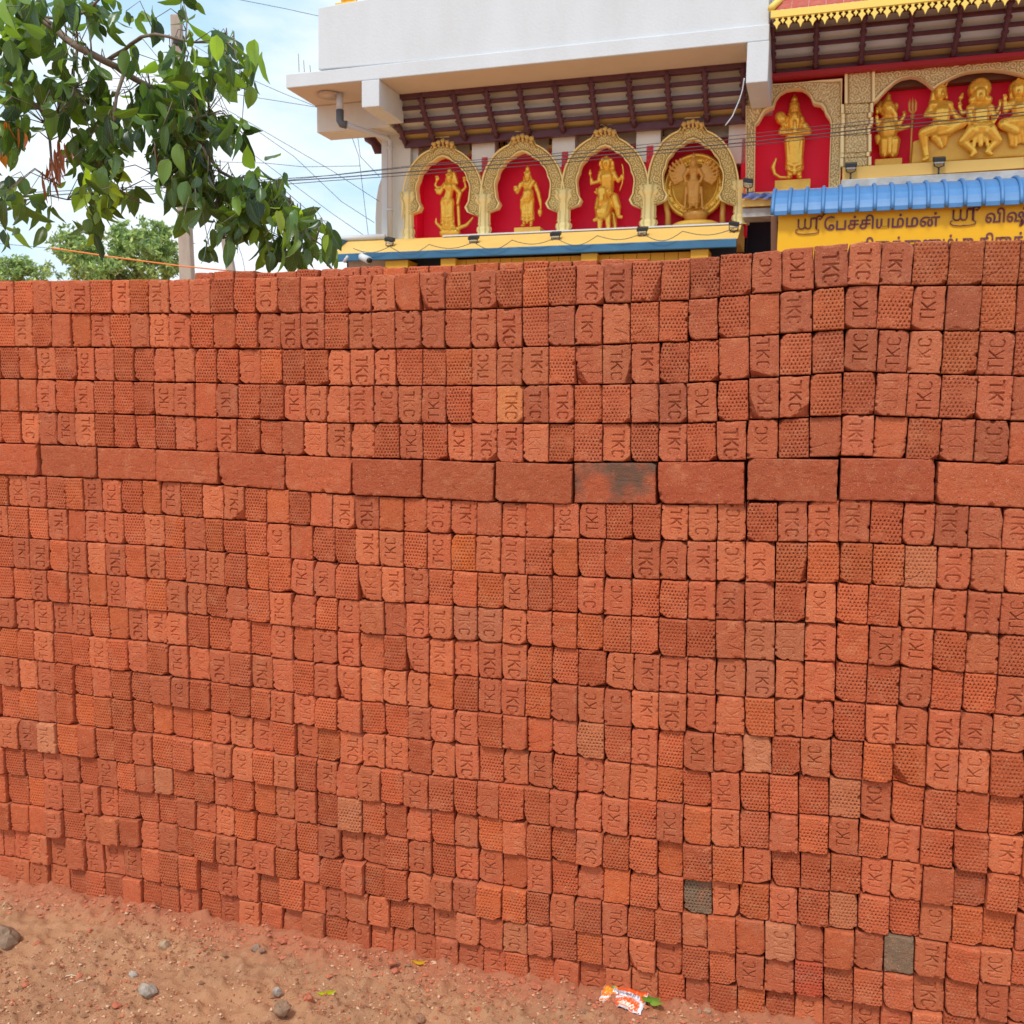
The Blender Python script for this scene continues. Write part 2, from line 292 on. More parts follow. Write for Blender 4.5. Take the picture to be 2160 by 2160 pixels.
RUNS = [
 ([-32,75,185,290,400,515,630,735,840,955,1070,1190,1320,1442,1570,1698,1832,1967,2100,2235,2377,2515,2662,2807,2954,3102,3260,3417,3577,3742,3904,4074,4254,4426,4609,4802,4986,5169,5372,5569,5774,5980], "vduuvdvdvvvddvdvd"+"vvpudvdddvvd"+"ddduuvvvdddd"),
 ([-30,78,183,292,398,506,618,732,843,955,1075,1200,1330,1455,1585,1700,1836,1970,2102,2235,2382,2515,2662,2807,2952,3102,3252,3407,3567,3729,3894,4064,4242,4414,4599,4782,4969,5164,5354,5554,5754,5960], "dvdppvduuvdpdvvvd"+"vvuvdvvdvvud"+"ddd"+"pvdudupdp"),
 ([-8,100,200,310,430,528,640,750,865,980,1098,1218,1342,1470,1592,1720,1852,1977,2117,2237,2387,2520,2667,2810,2954,3104,3252,3407,3572,3732,3899,4067,4242,4412,4596,4779,4969,5144,5336,5539,5744,5950], "ddudu"+"vdduuddvdddv"+"vvdddu"+"vvdvvvd"+"dpvdduuudud"),
 ([0,100,203,312,420,530,640,755,868,985,1100,1220,1345,1470,1603,1725,1845,1974,2112,2250,2385,2525,2667,2809,2959,3107,3247,3407,3569,3729,3889,4059,4237,4411,4584,4766,4956,5136,5324,5529,5729,5935], "ppvdvdddu"+"vpvdduvu"+"vuvudvvvvddu"+"v"+"uduvddvudvp"),
 ([5,110,213,315,420,535,640,760,873,985,1102,1220,1338,1468,1592,1717,1845,1980,2117,2257,2390,2527,2667,2812,2959,3104,3247,3407,3567,3725,3886,4054,4226,4404,4581,4764,4947,5136,5324,5519,5714,5920], "dvuuvddddupvddpvv"+"ududuvvvddvd"+"v"+"dvudpvpdvup"),
 ([-115,220,550,883,1238,1610,1992,2390,2800,3245,3717,4221,4749,5297,5862,6440], "s"*15),
 ([-70,40,147,258,365,465,570,680,798,905,1020,1142,1262,1378,1500,1632,1755,1878,2004,2142,2280,2415,2549,2697,2837,2975,3132,3277,3429,3577,3739,3894,4059,4224,4401,4572,4749,4927,5112,5292,5482,5679,5890], "d"+"uvdduuddudu"+"vdpdpv"+"vppvvpvpuudd"+"v"+"vudvvvdvvu"+"v"),
 ([-60,45,160,268,378,475,585,693,815,930,1040,1163,1260,1385,1507,1638,1765,1892,2012,2144,2282,2415,2550,2689,2829,2972,3124,3269,3420,3575,3735,3886,4054,4219,4389,4569,4754,4939,5122,5307,5499,5689,5890], "v"+"ddvpvvdudu"+"dddupd"+"d"+"vududvvddddv"+"v"+"vuvddddd"+"vv"+"v"),
 ([-35,75,170,282,390,495,597,710,825,932,1052,1165,1272,1395,1520,1645,1775,1897,2027,2162,2289,2425,2560,2702,2850,2987,3124,3269,3417,3575,3732,3894,4051,4216,4384,4559,4734,4914,5094,5284,5474,5662,5850], "d"+"vvduvvdvduu"+"ddduvd"+"uvudddudd"+"vud"+"d"+"vvvdud"+"dvvv"+"u"),
 ([-30,75,178,270,385,500,602,710,828,945,1057,1167,1280,1403,1530,1655,1788,1908,2037,2175,2300,2429,2564,2702,2844,2980,3125,3267,3415,3572,3727,3886,4051,4216,4386,4554,4734,4919,5099,5282,5469,5654,5850], "d"+"dvdupuudvudu"+"duud"+"u"+"vuvvvvvddddd"+"d"+"duvvvdvudu"+"d"),
 ([-20,85,190,298,408,505,612,720,827,940,1057,1175,1300,1415,1530,1658,1770,1905,2032,2172,2300,2429,2565,2704,2837,2980,3122,3272,3432,3587,3732,3889,4051,4221,4387,4552,4729,4907,5094,5274,5454,5639,5830], "v"+"vuuudpvvvddudu"+"du"+"v"+"dduvvvvdddu"+"v"+"v"+"uuvvudd"+"vdd"+"v"),
 ([-8,95,190,298,405,505,615,725,835,950,1063,1183,1303,1420,1540,1660,1780,1908,2039,2167,2302,2424,2564,2702,2835,2972,3119,3267,3419,3575,3729,3886,4051,4216,4384,4544,4719,4899,5074,5254,5434,5619,5810], "d"+"duddudvduuvdvvdv"+"u"+"uuudduvdvuuv"+"v"+"vudvudvvvv"+"u"),
 ([0,105,208,310,415,517,627,735,850,970,1075,1190,1305,1422,1535,1660,1785,1910,2044,2175,2310,2440,2574,2707,2845,2984,3127,3265,3419,3572,3722,3869,4039,4204,4369,4529,4702,4884,5054,5242,5424,5604,5800], "v"+"uvddudd"+"vudddduud"+"v"+"ddvvudppvddv"+"d"+"uuududdd"+"uu"+"d"),
 ([0,105,213,320,415,525,630,745,855,970,1082,1190,1300,1425,1545,1670,1793,1920,2050,2175,2310,2447,2579,2712,2847,2987,3125,3267,3415,3562,3715,3864,4026,4189,4354,4519,4694,4874,5049,5231,5414,5604,5800], "d"+"dudddddpdd"+"vuvdud"+"v"+"vudvvdvuduvv"+"d"+"duddddudddd"),
 ([0,110,220,325,445,545,650,755,865,985,1097,1213,1320,1440,1555,1675,1790,1905,2030,2157,2287,2429,2569,2700,2827,2967,3112,3257,3407,3557,3717,3869,4027,4186,4354,4519,4689,4861,5029,5209,5394,5592,5790], "u"+"vvdpdduddu"+"vududv"+"u"+"vduddvdduuud"+"u"+"dvdududvdd"+"v"),
 ([-75,30,133,235,345,443,548,663,770,873,980,1103,1215,1320,1437,1557,1670,1790,1915,2052,2177,2300,2439,2569,2702,2844,2979,3120,3262,3412,3562,3722,3866,4032,4207,4367,4532,4701,4874,5046,5221,5399,5584,5764], "p"+"ddvudu"+"dppddvdd"+"vvd"+"d"+"ddudvduddvdd"+"d"+"ddvddduvpdd"),
 ([-80,30,148,248,355,455,560,660,780,890,998,1103,1218,1322,1440,1563,1677,1800,1925,2047,2180,2310,2440,2569,2702,2841,2982,3120,3267,3416,3564,3723,3868,4029,4184,4354,4516,4692,4856,5034,5209,5389,5564,5751], "d"+"ddudvvdddvvuddudv"+"vudvdvupudupd"+"d"+"dvdudddduddd"[:-1]+""),
 ([-50,55,160,262,360,478,575,675,790,893,1005,1103,1220,1330,1450,1560,1682,1807,1937,2060,2179,2304,2437,2562,2697,2841,2977,3107,3250,3404,3550,3705,3858,4004,4164,4331,4501,4662,4834,5002,5175,5354,5544,5726], "d"+"ppvdvupuuddvvudvd"+"uddvuudddudvd"+"d"+"uppuupvpvdu"),
 ([-100,0,65,165,270,375,475,575,688,790,900,1010,1117,1229,1341,1460,1578,1712,1835,1954,2078,2199,2331,2450,2578,2716,2845,2984,3123,3262,3410,3558,3709,3858,4014,4164,4326,4495,4662,4830,5000,5172,5351,5534,5709], "u"+"uuvvuuuuddddvvdduv"+"vudvuvvvudduu"+"v"+"dduuddddvdu"),
 ([-45,58,158,263,377,472,581,692,797,902,1007,1118,1232,1350,1466,1587,1703,1828,1955,2087,2211,2336,2460,2589,2730,2855,2985,3129,3275,3426,3571,3719,3874,4014,4172,4330,4497,4662,4825,4985,5161,5334,5514,5704], "v"+"uuudddpddudvvduud"+"uvuvvvvddvvuv"+"d"+"uddduvuvvdv"[:-1]+"v"),
]
SPX = {(3, 2880): 'pale', (5, 3400): 'scorch', (9, 4300): 'part', (9, 4460): 'part', (16, 3950): 'grey', (17, 4420): 'whitish', (17, 5090): 'grey',
       (12, 4280): 'pink', (13, 4770): 'pale2', (14, 270): 'pink', (15, 925): 'pale2', (18, 4570): 'red', (7, 5200): 'pale2', (18, 2900): 'pale2', (9, 2630): 'brown', (9, 2770): 'brown',
       (12, 3330): 'pale2', (10, 4380): 'brown', (7, 2620): 'orange', (15, 1980): 'pale2', (16, 4840): 'pale2'}
SP = {}
for (i_, x_), n_ in SPX.items():
    xs_ = RUNS[i_][0]; SP[(i_, max(q for q in range(len(xs_)) if xs_[q] <= x_))] = n_
# broken corners: (course, photo x in strip units) -> (side, top/bottom, width mm, height mm)
CH_ = {(0, 3600): (1, -1, 26, 70), (0, 5470): (1, -1, 30, 10), (2, 1620): (-1, -1, 34, 40), (2, 1790): (1, -1, 62, 38), (2, 3300): (-1, -1, 34, 62), (2, 3480): (1, -1, 16, 66), (2, 4300): (-1, -1, 60, 20),
       (3, 4480): (1, -1, 42, 34), (3, 4330): (-1, -1, 26, 62), (3, 1420): (1, -1, 22, 30), (0, 2340): (-1, -1, 20, 28), (0, 2910): (-1, -1, 22, 24), (2, 5420): (1, -1, 34, 12), (5, 6000): (-1, 1, 30, 20),
       (6, 3440): (1, -1, 18, 36), (7, 4480): (1, -1, 16, 70), (12, 5130): (-1, -1, 40, 60), (11, 2000): (1, -1, 26, 24), (4, 2790): (1, -1, 30, 26), (10, 2360): (1, -1, 34, 50), (6, 1340): (-1, -1, 20, 44),
       (4, 2450): (-1, 1, 26, 30), (8, 2050): (-1, 1, 12, 30), (9, 5090): (1, -1, 24, 20), (13, 5000): (-1, -1, 30, 14), (14, 2870): (1, 1, 20, 30), (16, 4100): (1, -1, 14, 40), (8, 4270): (1, 1, 38, 34),
       (1, 980): (1, -1, 16, 30), (10, 3380): (1, -1, 40, 14), (11, 4050): (-1, -1, 40, 16), (18, 3600): (1, -1, 34, 20), (0, 2440): (-1, -1, 40, 44), (8, 1620): (-1, 1, 24, 16), (15, 4230): (1, -1, 40, 14)}

SEG = []
def stroke(pts):
    for a, b in zip(pts, pts[1:]): SEG.append((a, b))
stroke([(0, 1), (20, 1)]); stroke([(10, 1), (10, 0)])
stroke([(29, 1), (29, 0)]); stroke([(47, 1), (29.5, .42)]); stroke([(35, .60), (48, 0)])
stroke([(74.5, .84), (73.5, .95), (70, 1), (62, 1), (58, .9), (58, .1), (62, 0), (70, 0), (73.5, .05), (74.5, .16)])
def stamp(x, z, up, r):
    """recess of the letters TKC pressed into a header face; x, z in metres from the face centre"""
    sc = r.uniform(.88, 1.06); wd = r.uniform(.0008, .0021); ox, oz = r.uniform(-.006, .006), r.uniform(-.006, .006); cap = .030 * r.uniform(.92, 1.12)
    if up: a, b = (z - oz) + .0375 * sc, -(x - ox) + cap / 2
    else: a, b = -(z - oz) + .0375 * sc, (x - ox) + cap / 2
    d = np.full(x.shape, 9.0)
    for (p, q) in SEG:
        p = np.array([p[0] * .001 * sc, p[1] * cap]); q = np.array([q[0] * .001 * sc, q[1] * cap]); e = q - p; L2 = e @ e
        t = np.clip(((a - p[0]) * e[0] + (b - p[1]) * e[1]) / L2, 0, 1)
        d = np.minimum(d, np.hypot(a - p[0] - t * e[0], b - p[1] - t * e[1]))
    k = np.clip((wd + .0009 - d) / .0010, 0, 1); fade = np.clip(fbm(x * 30 + 7 * r.rand(), z * 30, r.randint(99)) * 2.6 - .45, .25, 1)
    return k * fade
def dimples(x, z, r):
    pz = .0098; px = .0094; v = z / pz; row = np.floor(v); fz = v - row; u = x / px + .5 * np.mod(row, 2); fx = np.abs(u - np.floor(u) - .5)
    k = np.clip(((.90 - fz) * .42 - fx) * 8, 0, 1) * np.clip((fz - .14) * 7, 0, 1)
    return k * np.clip(fbm(x * 26 + 9 * r.rand(), z * 26, r.randint(99)) * 3.4 - .75, .0, 1)
def brick_geo(kind, seed, hi, chip=None):
    r = np.random.RandomState(seed); w, h, dp = (.225, .105, .10) if kind == 's' else (.0735, .105, .225)
    cell = {'s': .0030, 'd': .00125, 'u': .00115, 'v': .00115, 'p': .0020}[kind]
    def ax(L):
        n = max(4, int((L - .010) / cell)); return np.concatenate([[-L / 2, -L / 2 + .0016, -L / 2 + .0035], np.linspace(-L / 2 + .0055, L / 2 - .0055, n), [L / 2 - .0035, L / 2 - .0016, L / 2]])
    xs, zs = ax(w), ax(h); x, z = np.meshgrid(xs, zs)
    ex, ez = w / 2 - np.abs(x), h / 2 - np.abs(z); rc = r.uniform(.0018, .005)
    qx, qz = np.maximum(rc - ex, 0), np.maximum(rc - ez, 0)
    de = np.where((qx > 0) & (qz > 0), rc - np.hypot(qx, qz), np.minimum(ex, ez)); de = np.maximum(de, 0)
    rr = r.uniform(.0014, .0030)
    H = np.clip(1 - de / rr, 0, 1) ** 2 * rr
    H += (fbm(x * 22 + seed, z * 22, seed % 97) - .47) * (.0050 if kind in 'dps' else .0026)
    rag = np.clip(fbm(x * 75, z * 75 + seed, seed % 89, 3) - .48, 0, 1) * np.clip(1 - de / .009, 0, 1)
    H += rag * .030
    if kind in 'uv': H += stamp(x, z, kind == 'u', r) * r.choice([.0062, .0056, .0040, .0060, .0018, .0052])
    if kind == 'd' and hi: H += dimples(x, z, r) * r.choice([.0020, .0045, .0055, .0060, .0035])
    if kind in 'dp': H += np.clip(fbm(x * 150, z * 150, seed % 83, 2) - .55, 0, 1) * .006
    if kind == 's':
        for _ in range(r.randint(3, 8)):
            zz = r.uniform(-.04, .04); a = r.uniform(-.1, .06); b = a + r.uniform(.02, .12); H += .0018 * np.clip(1 - np.abs(z - zz - .002 * np.sin(x * 60)) / .0016, 0, 1) * ((x > a) & (x < b))
        for _ in range(14):
            a, b = r.uniform(-.1, .1), r.uniform(-.045, .045); H += .003 * np.clip(1 - np.hypot((x - a) / .004, (z - b) / .0018), 0, 1)
    chips = [chip] if chip else []
    if not chip and r.rand() < .7: chips.append((r.choice([-1, 1]), r.choice([-1, -1, 1]), r.uniform(8, 22), r.uniform(6, 18)))
    if not chip and r.rand() < .4: chips.append((r.choice([-1, 1]), r.choice([-1, 1]), r.uniform(5, 12), r.uniform(12, 34)))
    for (sx, sz, aw, ah) in chips:
        t = (w / 2 - sx * x) / (aw * .001) + (h / 2 - sz * z) / (ah * .001) + (fbm(x * 60, z * 60, seed % 71, 2) - .4) * .35
        H += np.clip(1 - t, 0, .72) * .030 + (t < 1) * .002
    for _ in range(r.choice([0, 0, 1, 1, 2])):          # bites out of the arrises
        if r.rand() < .6: bx, bz = r.choice([-1, 1]) * w / 2, r.uniform(-h / 2, h / 2)
        else: bx, bz = r.uniform(-w / 2, w / 2), r.choice([-1, 1]) * h / 2
        rb_ = r.uniform(.004, .010); H += np.clip(1 - np.hypot(x - bx, (z - bz)) / rb_ + (fbm(x * 120, z * 120, seed % 67, 2) - .4) * .5, 0, .6) * .018
    if r.rand() < .18:                                  # a drying crack
        cz, sl_ = r.uniform(-.03, .03), r.uniform(-.6, .6); H += .004 * np.clip(1 - np.abs(z - cz - sl_ * x - .006 * (fbm(x * 60, x * 0, seed % 61, 3) - .5) * 2) / .0013, 0, 1) * (x * r.choice([-1, 1]) > -.005)
    # uneven outline
    wl, wr = (fbm(zs * 40, zs * 0 + seed, 5, 3) - .45) * .0055, (fbm(zs * 40 + 50, zs * 0 + seed, 6, 3) - .45) * .0055
    wt, wb = (fbm(xs * 40, xs * 0 + seed, 7, 3) - .45) * .005, (fbm(xs * 40 + 50, xs * 0 + seed, 8, 3) - .45) * .005
    fx_, fz_ = (x / w + .5), (z / h + .5)
    X2 = x + np.maximum(wl, 0)[:, None] * (1 - fx_) - np.maximum(wr, 0)[:, None] * fx_
    Z2 = z + np.maximum(wb, 0)[None] * (1 - fz_) - np.maximum(wt, 0)[None] * fz_
    ny, nx = x.shape; V = np.stack([X2, H, Z2], -1).reshape(-1, 3); I = np.arange(nx * ny).reshape(ny, nx)
    Q = np.stack([I[:-1, :-1], I[:-1, 1:], I[1:, 1:], I[1:, :-1]], -1).reshape(-1, 4)
    ring = np.concatenate([I[0, :-1], I[:-1, -1], I[-1, :0:-1], I[:0:-1, 0]]); B = V[ring].copy(); B[:, 1] = dp
    b0 = len(V); m = len(ring); k = np.arange(m); S = np.stack([ring, b0 + k, b0 + (k + 1) % m, ring[(k + 1) % m]], -1)
    uv = np.concatenate([np.stack([x, z], -1).reshape(-1, 2), np.stack([x, z], -1).reshape(-1, 2)[ring]])
    return np.concatenate([V, B]), np.concatenate([Q, S]), len(Q), b0 + k, uv
def brick_mesh(kind, seed, mt, chip=None, hi=1):
    V, Q, nf, back, uv = brick_geo(kind, seed, hi, chip)
    sm = np.zeros(len(Q) + 1, bool); sm[:nf] = True
    return np_mesh('brick_' + kind, V, Q, [mt], smooth=sm, ngon=back[::-1])

PALu = [(200, 106, 72), (194, 100, 68), (197, 103, 72), (189, 97, 67), (203, 110, 75), (194, 99, 68)]
PALd = [(195, 97, 62), (191, 93, 60), (198, 100, 65), (188, 92, 60), (193, 98, 66), (199, 100, 61)]
SPC = {'pale': (214, 128, 82), 'grey': (132, 108, 90), 'part': (184, 106, 76), 'whitish': (200, 122, 90), 'greyish': (172, 108, 82), 'pink': (206, 128, 94), 'pale2': (196, 116, 82), 'red': (194, 84, 58), 'orange': (204, 104, 56), 'brown': (186, 106, 78)}
def tint_of(i, j, k, px, r):
    if SP.get((i, j)) in SPC: c = SPC[SP[(i, j)]]
    else:
        c = PALu[r.randint(6)] if k in 'uv' else PALd[r.randint(6)]
        if k == 's': c = [(184, 90, 60), (178, 85, 57), (188, 94, 62)][r.randint(3)]
        b = r.uniform(.93, 1.07); c = [v * b for v in c]
        rosy = max(0, min(1, (px - 300) / 1500)) * max(0, 1 - i / 9)      # the upper right of the stack is a duller, pinker clay
        c = [c[0] * (1 - .10 * rosy), c[1] * (1 - .03 * rosy), c[2] * (1 + .05 * rosy)]
    return tuple(min(1, v * f_) for v, f_ in zip(lin(*c), (.97, .97, .88)))
hi_mesh = {}
NV = {'u': 8, 'v': 8, 'd': 10, 'p': 6, 's': 8}
items = []
for i, (xb, kinds) in enumerate(RUNS):
    xb = list(xb); kinds = list(kinds)
    if len(kinds) != len(xb) - 1: print('RUN', i, len(kinds), len(xb) - 1)
    kinds = (kinds + list('dudvdd'))[:len(xb) - 1]
    yc = [(a + b) / 2 for a, b in zip(JY[i], JY[i + 1])]
    sb = [WALL.at(X * 720 / 1932, float(np.interp(X * 720 / 1932, JX, yc)))[0] for X in xb]
    zt = [WALL.at(x, y)[1] for x, y in zip(JX, JY[i])]; zb = [WALL.at(x, y)[1] for x, y in zip(JX, JY[i + 1])]; sj = [WALL.at(x, y)[0] for x, y in zip(JX, yc)]
    r = np.random.RandomState(100 + i); n0 = len(kinds); vis = [(k, j, a, b) for j, (k, a, b) in enumerate(zip(kinds, sb, sb[1:]))]
    pw = .229 if kinds[0] == 's' else .0765; ext = []
    a = sb[0]
    for q in range(1 if pw > .2 else 5): ext.append(('s' if pw > .2 else 'dvudp'[(q + i) % 5], -1 - q, a - pw, a)); a -= pw
    a = sb[-1]
    for q in range(1 if pw > .2 else 4): ext.append(('s' if pw > .2 else 'udvd'[(q + i) % 4], n0 + q, a, a + pw)); a += pw
    off = [0, .002, .004, .0, .004, -.002, .004, .002, .0, -.003, .002, .0, -.002, .003, -.006, -.002, .004, -.004, .006, .010][i]
    for k, j, a, b in vis + ext:
        s = (a + b) / 2; z1 = float(np.interp(s, sj, zt)); z0 = float(np.interp(s, sj, zb)); w0 = .225 if k == 's' else .0735
        sl = (np.interp(b, sj, zt) - np.interp(a, sj, zt)) / (b - a)
        amp = .004 + .008 * max(0, (i - 7) / 12)
        px = 0
        M = WALL.M @ Matrix.Translation((s, off + r.uniform(-amp, amp), (z0 + z1) / 2 + r.uniform(-.0006, .0006))) @ Matrix.Rotation(-math.atan(sl) * .65 + R(r.normal(0, .75)), 4, 'Y') @ Matrix.Rotation(R(r.normal(0, 1.0)), 4, 'Z') \
            @ Matrix.Diagonal(((b - a) / w0 * (.980 if i == 0 else r.uniform(.962, .978)), 1, (z1 - z0) / .105 * r.uniform(.962, .975), 1))
        c = M.translation - Vector((0, 0, CH)); d = c.dot(FW); ix, iy = 1080 + F * c.dot(CR) / d, 1080 - F * c.dot(CU) / d
        area = (b - a) * (z1 - z0) / d ** 2 * (F ** 2) if (10 < ix < 2150 and iy < 2140) else (b - a) * .3 / d ** 2
        items.append(dict(i=i, j=j, k=k, M=M, ix=ix, iy=iy, area=area, X=xb[j] if 0 <= j < len(xb) else 0, X2=xb[j + 1] if 0 <= j < n0 else 0, seed=r.randint(1 << 20), r=r.randint(1 << 20)))
items.sort(key=lambda t: -t['area'])
ORD = 'first second third fourth fifth sixth seventh eighth ninth tenth eleventh twelfth thirteenth fourteenth fifteenth sixteenth seventeenth eighteenth nineteenth twentieth'.split()
ORD += ['twenty-' + o for o in ORD[:9]]
SPL = {'pale': 'pale yellowish ', 'grey': 'grey scorched ', 'part': 'green tinged ', 'whitish': 'whitish ', 'greyish': 'greyish ', 'pink': 'pale pink ', 'red': 'deep red ', 'orange': 'orange ', 'scorch': 'black scorched '}
KL = {'u': 'brick stamped TKC reading upward', 'v': 'brick stamped TKC reading downward', 'd': 'brick with a dimpled end', 'p': 'brick with a rough plain end', 's': 'brick lying lengthwise'}
made = 0
vis_by_row = {}
for t in items:
    if t['ix'] + 20 > 0 and t['ix'] - 20 < 2160 and 0 <= t['j'] : vis_by_row.setdefault(t['i'], []).append(t['j'])
for v in vis_by_row.values(): v.sort(reverse=True)
NAMED = 300
proto, order = {}, []
pts = []                                    # the bricks past the limit: placed as one mass of the same shapes
def put(M, k, col, r, chip=None):
    keys = [q for q in order if q[0] == k and len(q) == 2]; key = keys[r.randint(len(keys))]
    pts.append((M, order.index(key), col))
for t in items:
    i, j, k = t['i'], t['j'], t['k']; r = np.random.RandomState(t['r']); col = tint_of(i, j, k, t['ix'], r)
    if made < NAMED:
        made += 1; chip = next((c for (ci, cx), c in CH_.items() if ci == i and t['X'] <= cx < t['X2']), None)
        mt = MBS if SP.get((i, j)) == 'scorch' else MBO; key = None
        if chip or mt is MBS: me = brick_mesh(k, t['seed'] % 9973, mt, chip)
        else:
            key = (k, r.randint(NV[k]))
            if key not in hi_mesh: hi_mesh[key] = brick_mesh(k, 31 * key[1] + ord(k) * 7, MBO)
            me = hi_mesh[key]
        o = bpy.data.objects.new('brick', me); COL.objects.link(o); o.matrix_world = t['M']; o['tint'] = (*col, 1.0)
        if key and key not in proto: proto[key] = o; order.append(key)
        if chip and mt is MBO and (k, 'chip', chip[1]) not in proto: proto[(k, 'chip', chip[1])] = o; order.append((k, 'chip', chip[1]))
        q = vis_by_row[i].index(j) if j in vis_by_row[i] else 0
        sp_ = SPL.get(SP.get((i, j)), '')
        lab = sp_ + KL[k] + ', ' + (ORD[q] + ' from the right' if q else 'last at the right') + ' in the ' + (ORD[i] + ' course' if i else 'top course')
        tag(o, lab, 'brick', 'bricks in the front face of the stack')
    else:
        chip = next((c for (ci, cx), c in CH_.items() if ci == i and t['X'] <= cx < t['X2']), None)
        kc = [q for q in order if q[0] == k and len(q) == 3]
        if chip and kc: pts.append((t['M'], order.index(kc[r.randint(len(kc))]), col))
        else: put(t['M'], k, col, r)
# wythes behind the face: plain blocks, the next one standing a little higher in the middle
hb_x = [-200, 378, 380, 440, 560, 700, 740, 800, 900, 1000, 1130, 1300, 1500, 1700, 2300]; hb_y = [596, 590, 580, 573, 573, 566, 563, 564, 560, 556, 551, 547, 546, 548, 552]
r = np.random.RandomState(5)
sT = [WALL.at(x, y)[0] for x, y in zip(JX, JY[0])]; zT = [WALL.at(x, y)[1] for x, y in zip(JX, JY[0])]
s2 = [WALL.at(x, y, .236)[0] for x, y in zip(hb_x, hb_y)]; z2 = [WALL.at(x, y, .236)[1] for x, y in zip(hb_x, hb_y)]
for wy, d0 in enumerate((.238, .478)):
    for c in range(21):
        s = -2.98 + r.uniform(0, .07)
        while s < 1.0:
            top = float(np.interp(s, s2, z2)) if wy == 0 else float(np.interp(s, sT, zT)) - .02
            zt_ = top - .1058 * c + r.uniform(-.003, .003)
            if zt_ > .12:
                k = 'duvp'[r.randint(4)]
                put(WALL.M @ Matrix.Translation((s + .038, d0 + r.uniform(-.006, .006), zt_ - .0525)) @ Matrix.Rotation(R(r.normal(0, .8)), 4, 'Y'), k, tint_of(5, 99, k, 1000, r), r)
            s += .0768
me = bpy.data.meshes.new('brick_stack'); me.vertices.add(len(pts))
me.vertices.foreach_set('co', np.array([p[0].translation[:] for p in pts], dtype=np.float32).ravel())
for nm, ty, data in (('turn', 'FLOAT_VECTOR', [p[0].to_euler()[:] for p in pts]), ('size', 'FLOAT_VECTOR', [p[0].to_scale()[:] for p in pts])):
    me.attributes.new(nm, ty, 'POINT').data.foreach_set('vector', np.array(data, dtype=np.float32).ravel())
me.attributes.new('pick', 'INT', 'POINT').data.foreach_set('value', np.array([p[1] for p in pts], dtype=np.int32))
me.attributes.new('tint', 'FLOAT_COLOR', 'POINT').data.foreach_set('color', np.array([(*p[2], 1) for p in pts], dtype=np.float32).ravel())
ms = link('brick_stack', me)
ng = bpy.data.node_groups.new('lay_bricks', 'GeometryNodeTree'); ng.interface.new_socket('Geometry', in_out='INPUT', socket_type='NodeSocketGeometry'); ng.interface.new_socket('Geometry', in_out='OUTPUT', socket_type='NodeSocketGeometry')
gi, gout = ng.nodes.new('NodeGroupInput'), ng.nodes.new('NodeGroupOutput'); jn = ng.nodes.new('GeometryNodeGeometryToInstance'); ip = ng.nodes.new('GeometryNodeInstanceOnPoints')
ip.inputs['Pick Instance'].default_value = True
for key in order[::-1]:
    oi = ng.nodes.new('GeometryNodeObjectInfo'); oi.transform_space = 'ORIGINAL'; oi.inputs['Object'].default_value = proto[key]; oi.inputs['As Instance'].default_value = False
    ng.links.new(oi.outputs['Geometry'], jn.inputs[0])
def na(nm, ty):
    n = ng.nodes.new('GeometryNodeInputNamedAttribute'); n.data_type = ty; n.inputs[0].default_value = nm; return n.outputs[0]
e2 = ng.nodes.new('FunctionNodeEulerToRotation'); ng.links.new(na('turn', 'FLOAT_VECTOR'), e2.inputs[0])
ng.links.new(gi.outputs[0], ip.inputs['Points']); ng.links.new(jn.outputs[0], ip.inputs['Instance']); ng.links.new(na('pick', 'INT'), ip.inputs['Instance Index'])
ng.links.new(e2.outputs[0], ip.inputs['Rotation']); ng.links.new(na('size', 'FLOAT_VECTOR'), ip.inputs['Scale']); ng.links.new(ip.outputs[0], gout.inputs[0])
md = ms.modifiers.new('lay_bricks', 'NODES'); md.node_group = ng
tag(ms, 'long dry stack of red fired bricks stamped TKC or dimpled on their ends', 'bricks', kind='stuff')
print('bricks', made, len(items), 'mass', len(pts), 'shapes', len(order))

# ------------------------------------------------------------------ temple buildings on the far side (local frame of the facade: x along it, y back, z up)
m_white = mat('white_wall_paint', (.63, .67, .70), .75, var=.5, vscale=1.4, col2=(.53, .55, .56), bump=.15, bscale=30, streak=(1, 1, .35))
m_cream = mat('cream_wall_paint', (.68, .67, .62), .75, var=.45, vscale=2.0, col2=(.55, .53, .48), streak=(1, 1, .4), bump=.1)
m_soffit = mat('peach_soffit_paint', (.62, .53, .44), .8, var=.3, vscale=2, col2=(.50, .42, .35))
m_maroon = mat('maroon_gloss_paint', (.095, .028, .042), .45, var=.3, vscale=5, col2=(.16, .07, .085))
m_pan_a = mat('tan_awning_panel', (.56, .50, .40), .6, var=.5, vscale=3, col2=(.46, .40, .32), streak=(1, 1, 3))  # warm tone: yellow light reflected from the ledge, put into the panel colour
m_pan_b = mat('grey_awning_panel', (.58, .61, .60), .6, var=.5, vscale=3, col2=(.42, .43, .41), streak=(1, 1, 3))
m_pan_c = mat('ochre_awning_panel', (.44, .31, .12), .6, var=.5, vscale=3, col2=(.46, .34, .16), streak=(1, 1, 3))  # ochre also carries the ledge's yellow reflection as colour
m_red = mat('red_niche_paint', (1.0, .004, .05), .6, var=.3, vscale=1.5, col2=(.84, .003, .036))
m_redtrim = mat('red_trim_paint', (.40, .012, .02), .5)
m_gold = mat('gold_statue_paint', (.95, .55, .075), .27, metal=.45, var=.45, vscale=22, col2=(.66, .32, .04), spec=.5)
m_bronze = mat('bronze_statue_paint', (.66, .32, .06), .4, metal=.2, var=.4, vscale=9, col2=(.42, .18, .035), spec=.5)
m_yel = mat('yellow_ledge_paint', (.76, .48, .13), .6, var=.6, vscale=2.2, col2=(.70, .42, .11), streak=(1, 1, 3))
